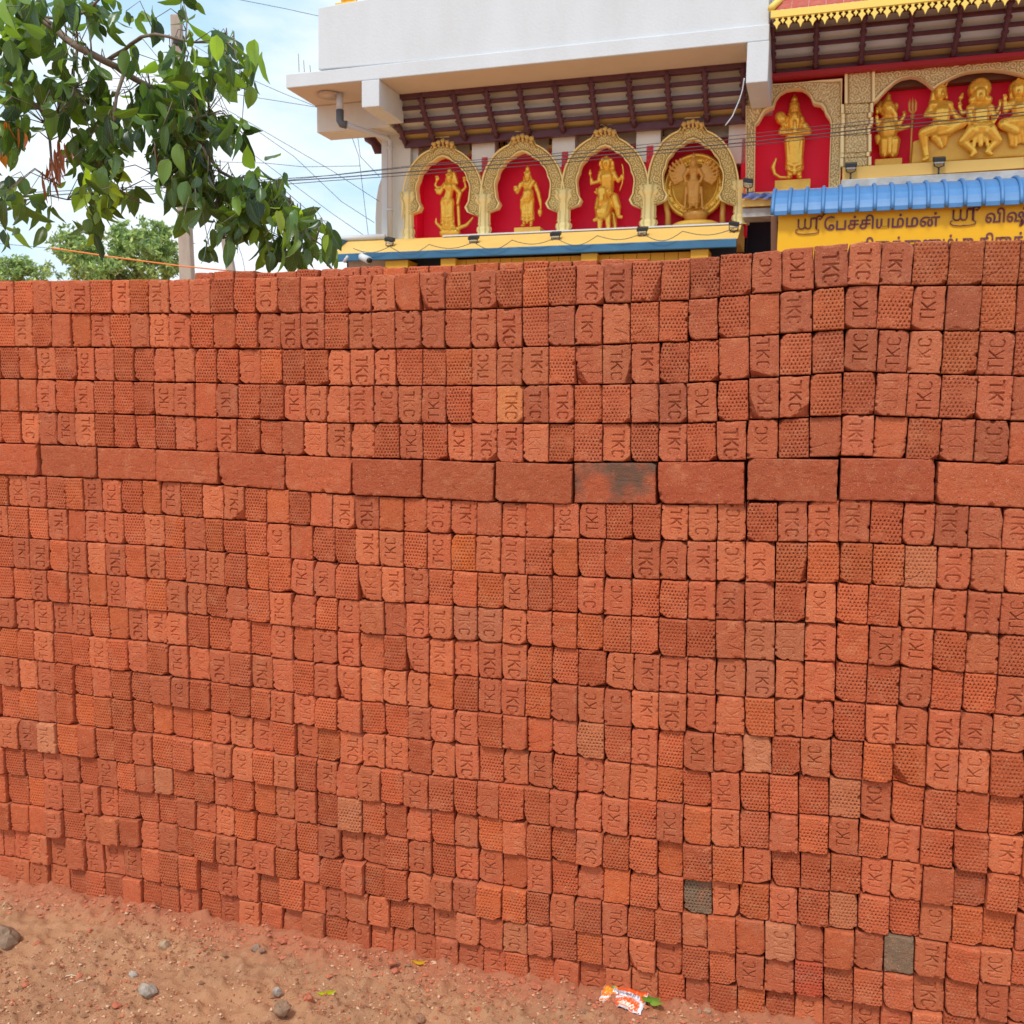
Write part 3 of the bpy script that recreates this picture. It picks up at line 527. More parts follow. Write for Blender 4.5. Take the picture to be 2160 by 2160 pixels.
m_deep = mat('deep_yellow_paint', (.66, .36, .025), .6, var=.35, vscale=3, col2=(.48, .24, .02))
m_blue = mat('blue_beam_paint', (.03, .13, .25), .5, var=.35, vscale=2.5, col2=(.09, .22, .34))
m_navy = mat('navy_wall_paint', (.010, .022, .05), .6, var=.3, vscale=3, col2=(.02, .05, .09))
m_dark = mat('dark_interior', (.012, .012, .016), .9)
m_metal = mat('blue_corrugated_metal', (.06, .20, .44), .5, var=.6, vscale=2.5, col2=(.09, .25, .52), streak=(3, 1, .6), spec=.5)
m_conc = mat('weathered_concrete', (.50, .49, .47), .9, var=.7, vscale=4, col2=(.26, .23, .21), bump=.2, streak=(1, 1, 1.5))
m_sign = mat('yellow_sign_paint', (.78, .42, .004), .45, var=.2, vscale=1.2, col2=(.74, .38, .004))
m_ink = mat('purple_lettering_paint', (.10, .028, .075), .5, var=.9, vscale=9, col2=(.24, .045, .03))
m_black = mat('black_lamp_metal', (.012, .013, .015), .4)
m_glass = mat('lamp_glass', (.55, .57, .6), .1, spec=.8)
m_pvc = mat('grey_pvc_pipe', (.55, .56, .58), .5)
m_dpipe = mat('dark_pvc_pipe', (.10, .11, .12), .5)
m_tile = mat('red_roof_tile', (.42, .07, .045), .6, var=.5, vscale=8, col2=(.58, .15, .09), bump=.2)
m_brown = mat('brown_post_paint', (.20, .085, .045), .6)
m_trim = mat('yellow_trim_paint', (.84, .62, .13), .5)
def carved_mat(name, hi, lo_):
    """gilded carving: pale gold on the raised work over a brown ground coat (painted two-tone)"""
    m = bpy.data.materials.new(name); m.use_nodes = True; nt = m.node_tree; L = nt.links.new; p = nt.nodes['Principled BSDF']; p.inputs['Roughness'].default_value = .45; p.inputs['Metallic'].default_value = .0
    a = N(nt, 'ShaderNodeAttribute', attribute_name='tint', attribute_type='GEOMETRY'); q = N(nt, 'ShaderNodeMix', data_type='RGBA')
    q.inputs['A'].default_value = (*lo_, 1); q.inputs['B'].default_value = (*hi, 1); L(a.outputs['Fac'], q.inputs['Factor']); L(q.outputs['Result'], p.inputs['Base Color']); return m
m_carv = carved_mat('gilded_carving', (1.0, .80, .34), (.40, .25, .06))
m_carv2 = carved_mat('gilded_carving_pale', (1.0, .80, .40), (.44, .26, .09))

m_span = mat('shade_lifted_cream', (.84, .84, .80), .7, var=.4, vscale=3, col2=(.7, .69, .64))  # cream of the wall, made brighter to offset the shade on the spandrels
m_yelrock = mat('golden_rock_paint', (.80, .47, .07), .5, var=.6, vscale=5, col2=(.60, .30, .04))
m_crest = mat('gilded_crest', (.80, .55, .18), .4, var=.6, vscale=20, col2=(.36, .21, .05))
FM = FAC.M
def fthing(name, label, cat, px, py, d, group=None):
    s, z = FAC.at(px, py, d); P = FM @ Vector((s, d, z)); o = bpy.data.objects.new(name, None); COL.objects.link(o); o.empty_display_size = .1
    o.matrix_world = FM @ Matrix.Translation((s, d, z)); tag(o, label, cat, group); o['o'] = (s, d, z); return o
def part(mb, name, m, thing_, parent=None, bevel=0.0):
    """shapes were collected in facade coordinates: shift them to the thing's origin"""
    ox, oy, oz = thing_['o']; mb.V = [(v[0] - ox, v[1] - oy, v[2] - oz) for v in mb.V]
    return mb.build(name, m, parent or thing_, bevel=bevel)
def P4(a, b, c, e, d):       # four image points at depth d -> facade quad, anticlockwise from lower left
    return [FAC.v(*a, d), FAC.v(*b, d), FAC.v(*c, d), FAC.v(*e, d)]
def slab(mb, a, b, c, e, d, th):
    """a quad seen in the photograph at depth d, made a solid of thickness th going back"""
    q = P4(a, b, c, e, d); return mb.hexa(q, [(x, y + th, z) for x, y, z in q])
def fx(px, py, d=0): return FAC.at(px, py, d)[0]
def fz(px, py, d=0): return FAC.at(px, py, d)[1]
def lin_y(p, q, x): return p[1] + (q[1] - p[1]) * (x - p[0]) / (q[0] - p[0])
MPP = 14.0 / F / 1.0

# ---- white building
WB = fthing('temple_building', 'white painted temple block with a deep parapet, ribbed maroon awning and four gilded arches', 'building', 820, 520, 0)
D1 = -1.25
part(slab(MB(), (671, 147), (1622, 66), (1622, -150), (671, 16), D1, 3.2), 'parapet', m_white, WB, bevel=.012)
# roof slab with its cantilever on the left: front face then soffit
sl_ = MB(); sx0, sx1 = fx(603, 165, D1 - .03), fx(1622, 80, D1 - .03); zt_, zb_ = fz(763, 140, D1 - .03), fz(763, 170, D1 - .03)
sl_.box((sx0, D1 - .03, zb_), (sx1, 3, zt_)); part(sl_, 'roof_slab', m_white, WB, bevel=.01)
so_ = MB(); so_.box((sx0 + .01, D1 + .0, zb_ - .006), (sx1 - .3, 2.6, zb_ - .001)); part(so_, 'soffit', m_soffit, WB)
b1 = MB(); x0, x1 = fx(763, 200, D1 - .04), fx(800, 200, D1 - .04); b1.box((x0, D1 - .045, fz(780, 228, D1)), (x1, D1 + .8, zb_ - .008)); part(b1, 'beam_end', m_white, WB, bevel=.01)
b1 = MB(); x0, x1 = fx(1575, 130, D1 - .04), fx(1621, 130, D1 - .04); b1.box((x0, D1 - .045, fz(1600, 176, D1)), (x1, 0.4, zb_ - .008)); part(b1, 'beam_end', m_white, WB, bevel=.01)
db = -.45; b2 = MB(); b2.box((fx(668, 250, db), db, fz(740, 274, db)), (fx(822, 250, db), db + .45, zb_ - .008)); part(b2, 'cross_beam', m_cream, WB, bevel=.01)
c1 = MB(); c1.box((fx(806, 400), -.01, 0), (fx(866, 400), .35, zb_ - .01)); part(c1, 'column', m_cream, WB, bevel=.01)
c2 = MB(); c2.box((fx(806, 400, -.05), -.07, 0), (fx(818, 400, -.05), -.012, fz(815, 268, -.05))); part(c2, 'column_edge', m_white, WB)
sw = MB(); sw.prism([(fx(x, 430, .5), fz(x, y, .5)) for x, y in ((793, 520), (806, 520), (806, 372), (799, 392), (794, 420), (792, 460))], .5, .62); part(sw, 'side_wall', m_cream, WB)
wl = MB(); wz0, wz1 = fz(1200, 300), zb_ - .01; wl.box((fx(864, 400), .62, 0), (fx(1572, 400), .8, wz1)); part(wl, 'rear_wall', m_dark, WB)
# wall above the arches, with openings behind carved grilles
up_ = MB(); xs = [864, 995, 1066, 1160, 1214, 1345, 1398, 1570]; zt0 = fz(1200, 283); zt1 = fz(1200, 316)
ub = fz(1103, 319, .30); uw0, uw1 = fz(1200, 316, .30), fz(1200, 270, .30); uw0 = max(uw0, ub + .02)
up_.box((fx(862, 350, .3), .30, uw1), (fx(1572, 350, .3), .42, zb_ - .3))
for a, b in ((862, 992), (1070, 1158), (1216, 1343), (1400, 1572)): up_.box((fx(a, 320, .3), .30, ub), (fx(b, 320, .3), .42, uw1))
for a, b in ((992, 1070), (1158, 1216), (1343, 1400)): up_.box((fx(a, 320, .3), .301, ub), (fx(b, 320, .3), .419, uw0))
part(up_, 'wall', m_cream, WB)
for a, b in ((992, 1070), (1158, 1216), (1343, 1400)):
    g = MB(); A, B = fx(a, 320, .3), fx(b, 320, .3); g.box((A - .01, .24, uw0 - .02), (B + .01, .30, uw0 + .03))
    n = 7
    for k in range(n): 
        c = A + (B - A) * (k + .5) / n; g.tube([(c + .028 * math.cos(t), .285, (uw0 + uw1) / 2 - .02 + .05 * math.sin(t)) for t in [i * .785 for i in range(9)]], .006, 4)
        g.box((c - .004 - (B - A) / n / 2, .28, uw0 + .03), (c + .004 - (B - A) / n / 2, .29, uw1))
    part(g, 'grille', m_yel, WB)
# niche linings (red): back and side walls
NB = .38
def arch_inner(cx, ya, ys, hw, lobes=4, ogee=True, n=6):
    """scalloped opening: list of (x, y) image points from the left springing over the apex to the right"""
    pts = []
    for k in range(lobes):
        a0 = math.pi - (math.pi / 2) * k / lobes; a1 = math.pi - (math.pi / 2) * (k + 1) / lobes
        for i in range(n):
            t = a0 + (a1 - a0) * i / n; bul = 1 + .035 * math.sin(math.pi * i / n)
            pts.append((hw * math.cos(t) * bul, math.sin(t) * bul))
    out_ = []
    for x, y in pts: 
        yy = y ** 1.0
        if ogee: yy = y * .93 + .07 * max(0, 1 - abs(x) / (hw * .35)) ** 1.5
        out_.append((x, yy))
    full = out_ + [(0, 1.02)] + [(-x, y) for x, y in out_[::-1]]
    return [(cx + x, ys + (ya - ys) * y) for x, y in full]
ARCH = [(935, 332, 434, 436, 53, 290, 88, 506), (1103, 322, 428, 428, 55, 279, 92, 497), (1277, 310, 420, 420, 57, 265, 96, 490), (1462, 296, 411, 411, 60, 249, 100, 478)]
def carve(x, z, cell=.085, seed=0):
    """scrollwork relief: spirals on a jittered grid, 0..1"""
    gx_, gz_ = np.floor(x / cell), np.floor(z / cell); best = np.full(x.shape, 9.0); ang = np.zeros(x.shape); sg = np.ones(x.shape)
    for ox in (-1, 0, 1):
        for oz in (-1, 0, 1):
            cx, cz = gx_ + ox, gz_ + oz; h1 = vnoise(cx * 1.0 + .001, cz * 1.0 + .001, 11 + seed); h2 = vnoise(cx + .001, cz + .001, 57 + seed)
            px_, pz_ = (cx + .25 + .5 * h1) * cell, (cz + .25 + .5 * h2) * cell; d = np.hypot(x - px_, z - pz_); m = d < best
            best = np.where(m, d, best); ang = np.where(m, np.arctan2(z - pz_, x - px_), ang); sg = np.where(m, np.where(h1 > .5, 1, -1), sg)
    return .5 + .5 * np.cos(2 * math.pi * best / (cell * .36) + sg * ang * 1.0)
def carved_band(name, inner, outer, d, th, thing_, material, parent=None, nx=16, step=.009, depth=.030, border=.10, seed=0):
    """a carved face spanned between two polylines (facade x, z), with real relief, edges and thickness"""
    def resample(P, n):
        P = np.array(P); L_ = np.concatenate([[0], np.cumsum(np.hypot(*np.diff(P, axis=0).T))]); t = np.linspace(0, L_[-1], n); return np.stack([np.interp(t, L_, P[:, 0]), np.interp(t, L_, P[:, 1])], -1), L_[-1]
    L0 = resample(outer, 5)[1]; n = max(6, int(L0 / step)); A, _ = resample(inner, n); B, _ = resample(outer, n)
    wmean = np.hypot(*(A - B).T).mean(); nx = max(4, int(wmean / step)); t = np.linspace(0, 1, nx)[None, :, None]
    G = A[:, None] * (1 - t) + B[:, None] * t; x, z = G[..., 0], G[..., 1]
    h = carve(x, z, seed=seed) * .75 + .25 * carve(x + 3, z, .05, seed + 3); e = np.minimum(t[..., 0], 1 - t[..., 0]) + 0 * x
    rim = e < border; h = np.where(rim, 1.0, h); h = np.where((e >= border) & (e < border * 1.6), .05, h)
    y = d + depth * (1 - h)
    ny_, nx_ = x.shape; V = np.stack([x, y, z], -1).reshape(-1, 3); I = np.arange(nx_ * ny_).reshape(ny_, nx_)
    Q = np.stack([I[:-1, :-1], I[:-1, 1:], I[1:, 1:], I[1:, :-1]], -1).reshape(-1, 4)
    q0 = V[Q[0]]; nrm = np.cross(q0[1] - q0[0], q0[2] - q0[0])
    if nrm[1] > 0: Q = Q[:, ::-1]
    ring = np.concatenate([I[0, :-1], I[:-1, -1], I[-1, :0:-1], I[:0:-1, 0]]); Bk = V[ring].copy(); Bk[:, 1] = d + th; b0 = len(V); m = len(ring); k = np.arange(m)
    S = np.stack([ring, b0 + k, b0 + (k + 1) % m, ring[(k + 1) % m]], -1)
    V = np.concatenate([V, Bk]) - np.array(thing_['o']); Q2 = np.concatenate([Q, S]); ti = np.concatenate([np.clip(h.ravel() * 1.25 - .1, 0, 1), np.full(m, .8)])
    sm = np.zeros(len(Q2), bool); sm[:len(Q)] = True
    me = np_mesh(name, V, Q2, [material], smooth=sm, tint=np.stack([ti, ti, ti, np.ones_like(ti)], -1)); return link(name, me, parent or thing_)
for a, b, y in ((857, 882, 372), (995, 1043, 362), (1164, 1212, 352), (1341, 1392, 341), (1535, 1571, 345)):
    sf = MB(); sf.box((fx(a, 340, .10), .10, fz((a + b) / 2, y, .10)), (fx(b, 340, .10), .298, uw1)); part(sf, 'spandrel', m_span, WB)
rb = MB(); rb.box((fx(868, 400, NB), NB, fz(1200, 520, NB)), (fx(1568, 400, NB), NB + .1, uw0 - .03)); part(rb, 'niche_back', m_red, WB)
for x in (868, 1017, 1186, 1365, 1566):
    s = MB(); c = fx(x, 440, 0); s.box((c - .05, .10, fz(1200, 510, .1)), (c + .05, NB - .002, fz(1103, 326, .1))); part(s, 'niche_side', m_red, WB)
for q, (cx, ya, ysl, ysr, hw, yo, ho, yb) in enumerate(ARCH):
    hw += 2; inn = arch_inner(cx, ya, ysl - 26, hw); out_ = []
    # capital bulge then scalloped arch; outer edge a broad ogee with a leafy crown
    sp = ysl + 14; n_ = 40
    inner = [(cx - hw - 12, ysl + 18), (cx - hw + 4, ysl + 12), (cx - hw + 9, ysl + 2), (cx - hw + 2, ysl - 10)] + inn + [(cx + hw - 2, ysr - 10), (cx + hw - 9, ysr + 2), (cx + hw - 4, ysr + 12), (cx + hw + 12, ysr + 18)]
    for i in range(n_ + 1):
        t = math.pi * (1 - i / n_); x = ho * math.cos(t); y = math.sin(t) ** .76; crown = max(0, 1 - abs(x) / 26)
        yy = ysl + 12 + (yo + 22 - ysl - 12) * y - 22 * min(1, crown * 3.0) * (1 if crown > 0 else 0) - (3 * abs(math.sin(x * .32)) if crown > 0 else 1.2 * abs(math.sin(x * .5)))
        out_.append((cx + x * .985, yy))
    out_ = [(cx - ho * .985, ysl + 26)] + out_ + [(cx + ho * .985, ysr + 26)]
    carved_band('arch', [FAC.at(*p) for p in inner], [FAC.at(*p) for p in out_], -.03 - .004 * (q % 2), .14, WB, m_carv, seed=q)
    for k in range(5):                       # leafy crest on the crown
        lx = cx + (k - 2) * 9; ly = yo + 2 + abs(k - 2) * 3.2; ce = MB(); a, b = FAC.v(lx, ly + 8, -.05), FAC.v(lx + (k - 2) * 1.5, ly, -.07)
        ce.tube([a, (a[0] * .5 + b[0] * .5, -.085, a[2] * .5 + b[2] * .5), b], [.035, .042, .012], 8); ce.ball((a[0], -.06, a[2] - .03), .022, 8, 6); part(ce, 'crest_leaf', m_crest, WB)
    for k in range(9):                       # beads around the foot of the crown
        th = math.pi * (k + .5) / 9; bd = MB(); p_ = FAC.v(cx + 24 * math.cos(th), yo + 32 - 14 * math.sin(th), -.05); bd.ball(p_, .016, 7, 5); part(bd, 'bead', m_crest, WB)
# pillars between the arches
for q, (x, w_, yt, yb) in enumerate([(859, 25, 428, 507), (1019, 27, 433, 499), (1187, 28, 424, 492), (1366, 30, 414, 486), (1560, 26, 404, 474)]):
    c, z0 = FAC.at(x, yb, 0); z1 = fz(x, yt - 22, 0); hw_ = w_ / 2 * MPP * 1.12; H = z1 - z0
    p = MB(); prof = [(1.25, 0), (1.25, .05), (.95, .09), (1.15, .16), (1.1, .22), (.8, .27), (1.0, .31), (.9, .34), (.88, .70), (1.0, .73), (.9, .76), (1.25, .82), (1.45, .88), (1.2, .93), (1.5, 1.0)]
    V = []; nn = 28; vs = []
    for (rr, h) in prof:
        for k in range(nn):
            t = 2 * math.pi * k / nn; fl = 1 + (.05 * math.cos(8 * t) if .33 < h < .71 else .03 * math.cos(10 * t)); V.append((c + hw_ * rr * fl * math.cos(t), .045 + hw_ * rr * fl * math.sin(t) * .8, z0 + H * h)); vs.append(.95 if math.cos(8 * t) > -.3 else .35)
    m_ = len(prof); Fc = [(i * nn + k, i * nn + (k + 1) % nn, (i + 1) * nn + (k + 1) % nn, (i + 1) * nn + k) for i in range(m_ - 1) for k in range(nn)]
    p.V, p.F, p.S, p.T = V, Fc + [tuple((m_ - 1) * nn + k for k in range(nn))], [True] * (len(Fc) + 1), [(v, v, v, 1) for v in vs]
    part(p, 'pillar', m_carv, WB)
# curved ribbed awning over the arches
def awning(thing_, rows, ribx, d_top, d_bot, mats_, tr=.034, names=('rib', 'purlin', 'panel')):
    """rows: for each purlin (left image point, right image point); ribx: image x of the ribs, measured on the first row"""
    n = len(rows); ds = [d_top + (d_bot - d_top) * (k / (n - 1)) ** 1.5 for k in range(n)]
    L_ = [FAC.at(*a, d) for (a, b), d in zip(rows, ds)]; R_ = [FAC.at(*b, d) for (a, b), d in zip(rows, ds)]
    # a purlin is level: use the mean height of its ends
    sx = [fx(x, lin_y(rows[0][0], rows[0][1], x), ds[0]) for x in ribx]; zz = [(a[1] + b[1]) / 2 for a, b in zip(L_, R_)]
    fr_ = None
    for k in range(n):
        m_ = MB(); t = tr * (1.5 if k in (0, n - 1) else .8); m_.box((sx[0] - .03, ds[k] - t, zz[k] - t), (sx[-1] + .03, ds[k] + t, zz[k] + t)); q_ = part(m_, 'awning' if k == 0 else names[1], m_maroon, thing_, None if k == 0 else fr_, bevel=.006); fr_ = q_ if k == 0 else fr_
    for s in sx:
        m_ = MB(); P = []
        for k in range(n - 1):
            for u in (0, .5): P.append((s, ds[k] * (1 - u) + ds[k + 1] * u - .03 - .02 * (u > 0), zz[k] * (1 - u) + zz[k + 1] * u - .012 * (u > 0)))
        P.append((s, ds[-1] - .03, zz[-1])); m_.tube(P, tr * 1.15, 6); 
        for p_ in P[1:-1]: m_.box((p_[0] - tr * 1.4, p_[1] - tr * 1.3, p_[2] - .012), (p_[0] + tr * 1.4, p_[1] + tr, p_[2] + .012))
        part(m_, names[0], m_maroon, thing_, fr_)
    for k in range(n - 1):
        for a, b in zip(sx, sx[1:]):
            m_ = MB(); V = []
            for u in (0, .25, .5, .75, 1):
                y = ds[k] * (1 - u) + ds[k + 1] * u + .055 + .05 * math.sin(math.pi * u); z = zz[k] * (1 - u) + zz[k + 1] * u
                V += [(a, y, z), (b, y, z), (b, y + .02, z), (a, y + .02, z)]
            Fc = [(i * 4, i * 4 + 1, i * 4 + 5, i * 4 + 4) for i in range(4)] + [(i * 4 + 3, i * 4 + 7, i * 4 + 6, i * 4 + 2) for i in range(4)]
            m_.add(V, Fc, True); part(m_, names[2], mats_[k], thing_, fr_)
awning(WB, [((828, 200), (1569, 142)), ((836, 226), (1567, 172)), ((843, 254), (1565, 198)), ((850, 278), (1564, 225)), ((856, 302), (1562, 256))], [828, 890, 958, 1027, 1097, 1172, 1248, 1327, 1408, 1487, 1568], -.55, -.02, [m_pan_a, m_pan_b, m_pan_b, m_pan_c])
# sloping ledge with blue beam, white nosing and supports below
LG = MB(); zt_, zb2 = fz(1150, 491, -.30), fz(1150, 519, -.85); sx0, sx1 = fx(722, 512, -.5), fx(1562, 470, -.5)
LG.add([(sx0, -.85, zb2), (sx1, -.85, zb2), (sx1, -.30, zt_), (sx0, -.30, zt_), (sx0, .30, zb2), (sx1, .30, zb2), (sx1, .30, zt_), (sx0, .30, zt_)], [(0, 1, 2, 3), (4, 7, 6, 5), (0, 3, 7, 4), (1, 5, 6, 2), (3, 2, 6, 7), (0, 4, 5, 1)])
part(LG, 'ledge', m_yel, WB)
nb_ = MB(); nb_.box((fx(935, 500, -.3), -.335, zt_ + .001), (sx1, .3, zt_ + .022)); part(nb_, 'ledge_nosing', m_white, WB)
zb3 = fz(1150, 536, -.87); BB = MB(); BB.box((sx0 - .02, -.89, zb3), (sx1 - .01, -.83, zb2 - .002)); part(BB, 'blue_beam', m_blue, WB, bevel=.01)
BE = MB(); BE.prism([(sx0 - .09, zb2 - .03), (sx0 - .004, zb2 - .03), (sx0 - .004, zt_), (sx0 - .03, zt_)], -.6, .4); part(BE, 'ledge_end', m_blue, WB)
lw = MB(); lw.box((sx0 + .05, -.45, 0), (sx1 - .05, -.35, zb2 - .003)); part(lw, 'lower_wall', m_navy, WB)
for a, b, y, dd in ((818, 858, 550, -.80), (935, 958, 550, -.80), (1231, 1256, 548, -.80), (1462, 1490, 535, -.80)):
    c = MB(); A, B = fx(a, y, dd), fx(b, y, dd); c.box((A, dd, 0), (B, dd + .3, zb3 - .12)); c.box((A - .03, dd - .03, zb3 - .12), (B + .03, dd + .33, zb3 - .004)); c.box((A - .015, dd - .015, zb3 - .20), (B + .015, dd + .315, zb3 - .17)); part(c, 'porch_column', m_deep, WB, bevel=.006)
for a, b in ((960, 1229), (1258, 1460)):
    A, B = fx(a, 550, -.7), fx(b, 550, -.7); n = max(4, int((B - A) / .17)); wv = (B - A) / n
    for k in range(n):
        for j in range(2):
            c = MB(); c.box((A + k * wv + .004, -.70, zb3 - .006 - (j + 1) * .115), (A + (k + 1) * wv - .004, -.6, zb3 - .011 - j * .115)); part(c, 'panel', m_deep, WB)
gw = MB(); gw.box((fx(735, 560, -.6), -.6, 0), (fx(812, 560, -.6), -.46, zb2 - .004)); part(gw, 'lower_wall', m_conc, WB)
# tubes and drain pipe on the column
pp = MB(); x, z = FAC.at(695, 214, -.9); xe = fx(812, 246, -.5); pp.lathe((x, -.9, zb_ - .04), [(.19, 0), (.16, .03)], 20); part(pp, 'drain_flange', m_soffit, WB)
pp = MB(); za = fz(718, 222, -.9); xq = fx(717, 240, -.9); zq = fz(720, 257, -.9)
pp.tube([(xq, -.9, zb_ - .01), (xq, -.9, zq + .14)], .05, 10); part(pp, 'drain_pipe', m_pvc, WB)
pp = MB(); pp.tube([(xq, -.9, zq + .17), (xq, -.9, zq + .02), (xq + .03, -.9, zq - .03), (xq + .1, -.88, zq - .045)], .058, 10); part(pp, 'drain_elbow', m_dpipe, WB)
pp = MB(); xr = fx(823, 300, -.16); pp.tube([(xq + .1, -.88, zq - .045), (xr - .05, -.2, zq - .07), (xr, -.16, zq - .11), (xr, -.16, zt_ + .02)], .04, 10)
for z_ in (fz(823, 315, -.16), fz(823, 445, -.16)): pp.lathe((xr, -.16, z_), [(.052, 0), (.052, .03)], 10)
part(pp, 'drain_pipe', m_pvc, WB)
pp = MB(); za = zt_ + .045; pp.tube([(fx(710, 512, -.3), -.33, za - .05), (fx(716, 506, -.3), -.3, za), (fx(812, 503, -.3), -.3, za)], .045, 10); part(pp, 'drain_pipe', m_pvc, WB)
# scrolled maroon bracket behind the cantilever, rebars on the slab
br = MB(); br.tube([FAC.v(x, y, .4) for x, y in ((768, 272), (778, 290), (789, 300), (798, 316), (806, 318))], [.05, .09, .07, .09, .05], 8); part(br, 'bracket', m_maroon, WB)
for x in (631, 642, 655):
    rbm = MB(); a = FAC.v(x, 152, -.9); rbm.tube([a, (a[0] - .01, a[1], a[2] + (.26 if x == 631 else .17 if x == 642 else .1))], .005, 4); part(rbm, 'reinforcing_bar', m_brown, WB)

# ---- right hand hall
RH = fthing('temple_hall', 'temple hall front with red tiled eave, gilded carved arches and blue corrugated awning', 'building', 1900, 520, 0)
DR = -.25      # the hall's arches stand a little in front
# carved arch over the standing figure
def F2(pts, d): return [FAC.at(x, y, d) for x, y in pts]
inn = [(1591, 403), (1592, 330), (1593, 263), (1600, 257), (1606, 246), (1613, 235), (1624, 228), (1632, 226), (1634, 218), (1637, 208), (1645, 197), (1658, 189), (1675, 186), (1692, 187), (1702, 193), (1710, 202), (1714, 214), (1717, 218), (1731, 221), (1738, 229), (1742, 240), (1750, 250), (1753, 262), (1750, 330), (1748, 397)]
out_ = [(1573, 405), (1573, 330), (1573, 260), (1573, 220), (1573, 182), (1590, 180), (1605, 179), (1620, 178), (1632, 177), (1650, 176), (1665, 175), (1680, 174), (1695, 173), (1710, 171), (1730, 169), (1745, 168), (1760, 167), (1777, 165), (1776, 200), (1776, 235), (1775, 270), (1774, 300), (1773, 350), (1772, 397)]
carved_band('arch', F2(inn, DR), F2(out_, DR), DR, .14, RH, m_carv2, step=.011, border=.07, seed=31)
# wide cusped arch
top_l, top_r = (1790, 152), (2160, 124)
inn = [(1843, 216), (1852, 210), (1861, 199), (1870, 189), (1880, 180), (1890, 171), (1903, 164), (1922, 160), (1936, 162), (1950, 170), (1960, 178), (1970, 187), (1982, 178), (1996, 170), (2010, 162), (2024, 156), (2040, 151), (2060, 148), (2080, 146), (2098, 146), (2120, 148), (2140, 152), (2160, 157), (2180, 164), (2196, 172), (2206, 180), (2222, 168), (2240, 158), (2262, 150), (2285, 148), (2300, 150), (2320, 162), (2340, 185), (2350, 195)]
o2 = [(x, lin_y(top_l, top_r, x)) for x in np.linspace(1784, 2356, 34)]
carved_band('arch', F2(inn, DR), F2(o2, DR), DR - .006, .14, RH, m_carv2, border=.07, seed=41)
rs = MB(); q = P4((1782, 219), (1843, 216), (1878, 148), (1782, 153), DR - .03)
x0, z0 = q[0][0], q[0][2]; x1 = q[1][0]; z1 = fz(1812, 152, DR)
def panel_carved(name, a, b, c, e, d, th, thing_, m, seed, rosette=None):
    """carved rectangular block; rosette: (centre image point, radius in px)"""
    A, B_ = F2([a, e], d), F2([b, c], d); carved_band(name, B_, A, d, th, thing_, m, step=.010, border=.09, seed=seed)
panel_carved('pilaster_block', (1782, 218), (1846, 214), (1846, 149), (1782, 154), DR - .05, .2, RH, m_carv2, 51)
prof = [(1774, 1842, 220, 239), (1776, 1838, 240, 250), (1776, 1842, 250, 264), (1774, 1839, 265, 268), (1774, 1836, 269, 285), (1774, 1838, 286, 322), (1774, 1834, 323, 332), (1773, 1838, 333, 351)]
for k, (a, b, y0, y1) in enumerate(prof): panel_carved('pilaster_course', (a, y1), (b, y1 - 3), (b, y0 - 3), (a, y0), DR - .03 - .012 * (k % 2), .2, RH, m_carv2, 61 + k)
# niche linings of the hall
hb = MB(); hb.box((fx(1574, 300, .15), .15, fz(1900, 410, .15)), (fx(2420, 300, .15), .25, fz(1900, 120, .15))); part(hb, 'niche_back', m_red, RH)
hs = MB(); hs.box((fx(1574, 300, DR), DR + .145, fz(1600, 404, DR)), (fx(1590, 300, DR), .148, fz(1600, 175, DR))); part(hs, 'niche_side', m_red, RH)
hs = MB(); hs.box((fx(1757, 300, DR), DR + .145, fz(1760, 400, DR)), (fx(1772, 300, DR), .148, fz(1760, 172, DR))); part(hs, 'niche_side', m_red, RH)
hs = MB(); hs.box((fx(1776, 300, DR), DR + .2, fz(1800, 352, DR)), (fx(1838, 300, DR), .148, fz(1800, 150, DR))); part(hs, 'niche_side', m_red, RH)
lt = MB(); lt.box((fx(1845, 200, .0), .0, fz(2000, 176, 0)), (fx(2400, 200, 0), .148, fz(2000, 130, 0))); part(lt, 'lintel', m_brown, RH)
# red string course and gutter above the arches
rt = MB(); ya = fz(1800, 162, DR - .15); yb_ = fz(1800, 152, DR - .15); rt.box((fx(1566, 175, DR - .15), DR - .15, ya + .075), (fx(2420, 150, DR - .15), .3, yb_ + .075)); part(rt, 'string_course', m_redtrim, RH, bevel=.006)
# awning of the hall
awning(RH, [((1631, 40), (2160, -8)), ((1632, 70), (2160, 22)), ((1632, 98), (2160, 52)), ((1632, 127), (2160, 84)), ((1632, 154), (2160, 113))], [1631, 1724, 1824, 1925, 2028, 2132, 2238], -.90, DR - .05, [m_pan_a, m_pan_b, m_pan_b, m_pan_c], tr=.03)
bk = MB(); bk.box((fx(1622, 100, 0), .3, fz(1700, 170, 0)), (fx(2420, 100, 0), .5, fz(1700, -160, 0))); part(bk, 'wall', m_cream, RH)
# tiled eave with pendant trim
DE = -1.35; ez = fz(1829, 2, DE); ez2 = ez - .085
tr_ = MB(); tr_.box((fx(1626, 30, DE), DE - .02, ez2), (fx(2420, 0, DE), DE + .03, ez)); eb_ = part(tr_, 'eave_board', m_trim, RH, bevel=.004)
pitch = fx(1664, 40, DE) - fx(1639, 40, DE); s = fx(1639, 40, DE); k = 0
while s < fx(2330, 0, DE):
    for h, off_, wq in ((.135, 0, .045), (.075, pitch / 2, .028)):
        c = MB(); z0 = ez2 - .002; cc = s + off_
        c.prism([(cc - wq * .45, z0), (cc - wq * .3, z0 - h * .25), (cc - wq * .95, z0 - h * .45), (cc - wq * .35, z0 - h * .68), (cc, z0 - h), (cc + wq * .35, z0 - h * .68), (cc + wq * .95, z0 - h * .45), (cc + wq * .3, z0 - h * .25), (cc + wq * .45, z0)], DE - .012, DE + .012)
        part(c, 'pendant', m_trim, RH, eb_)
    s += pitch
tz = ez + .004
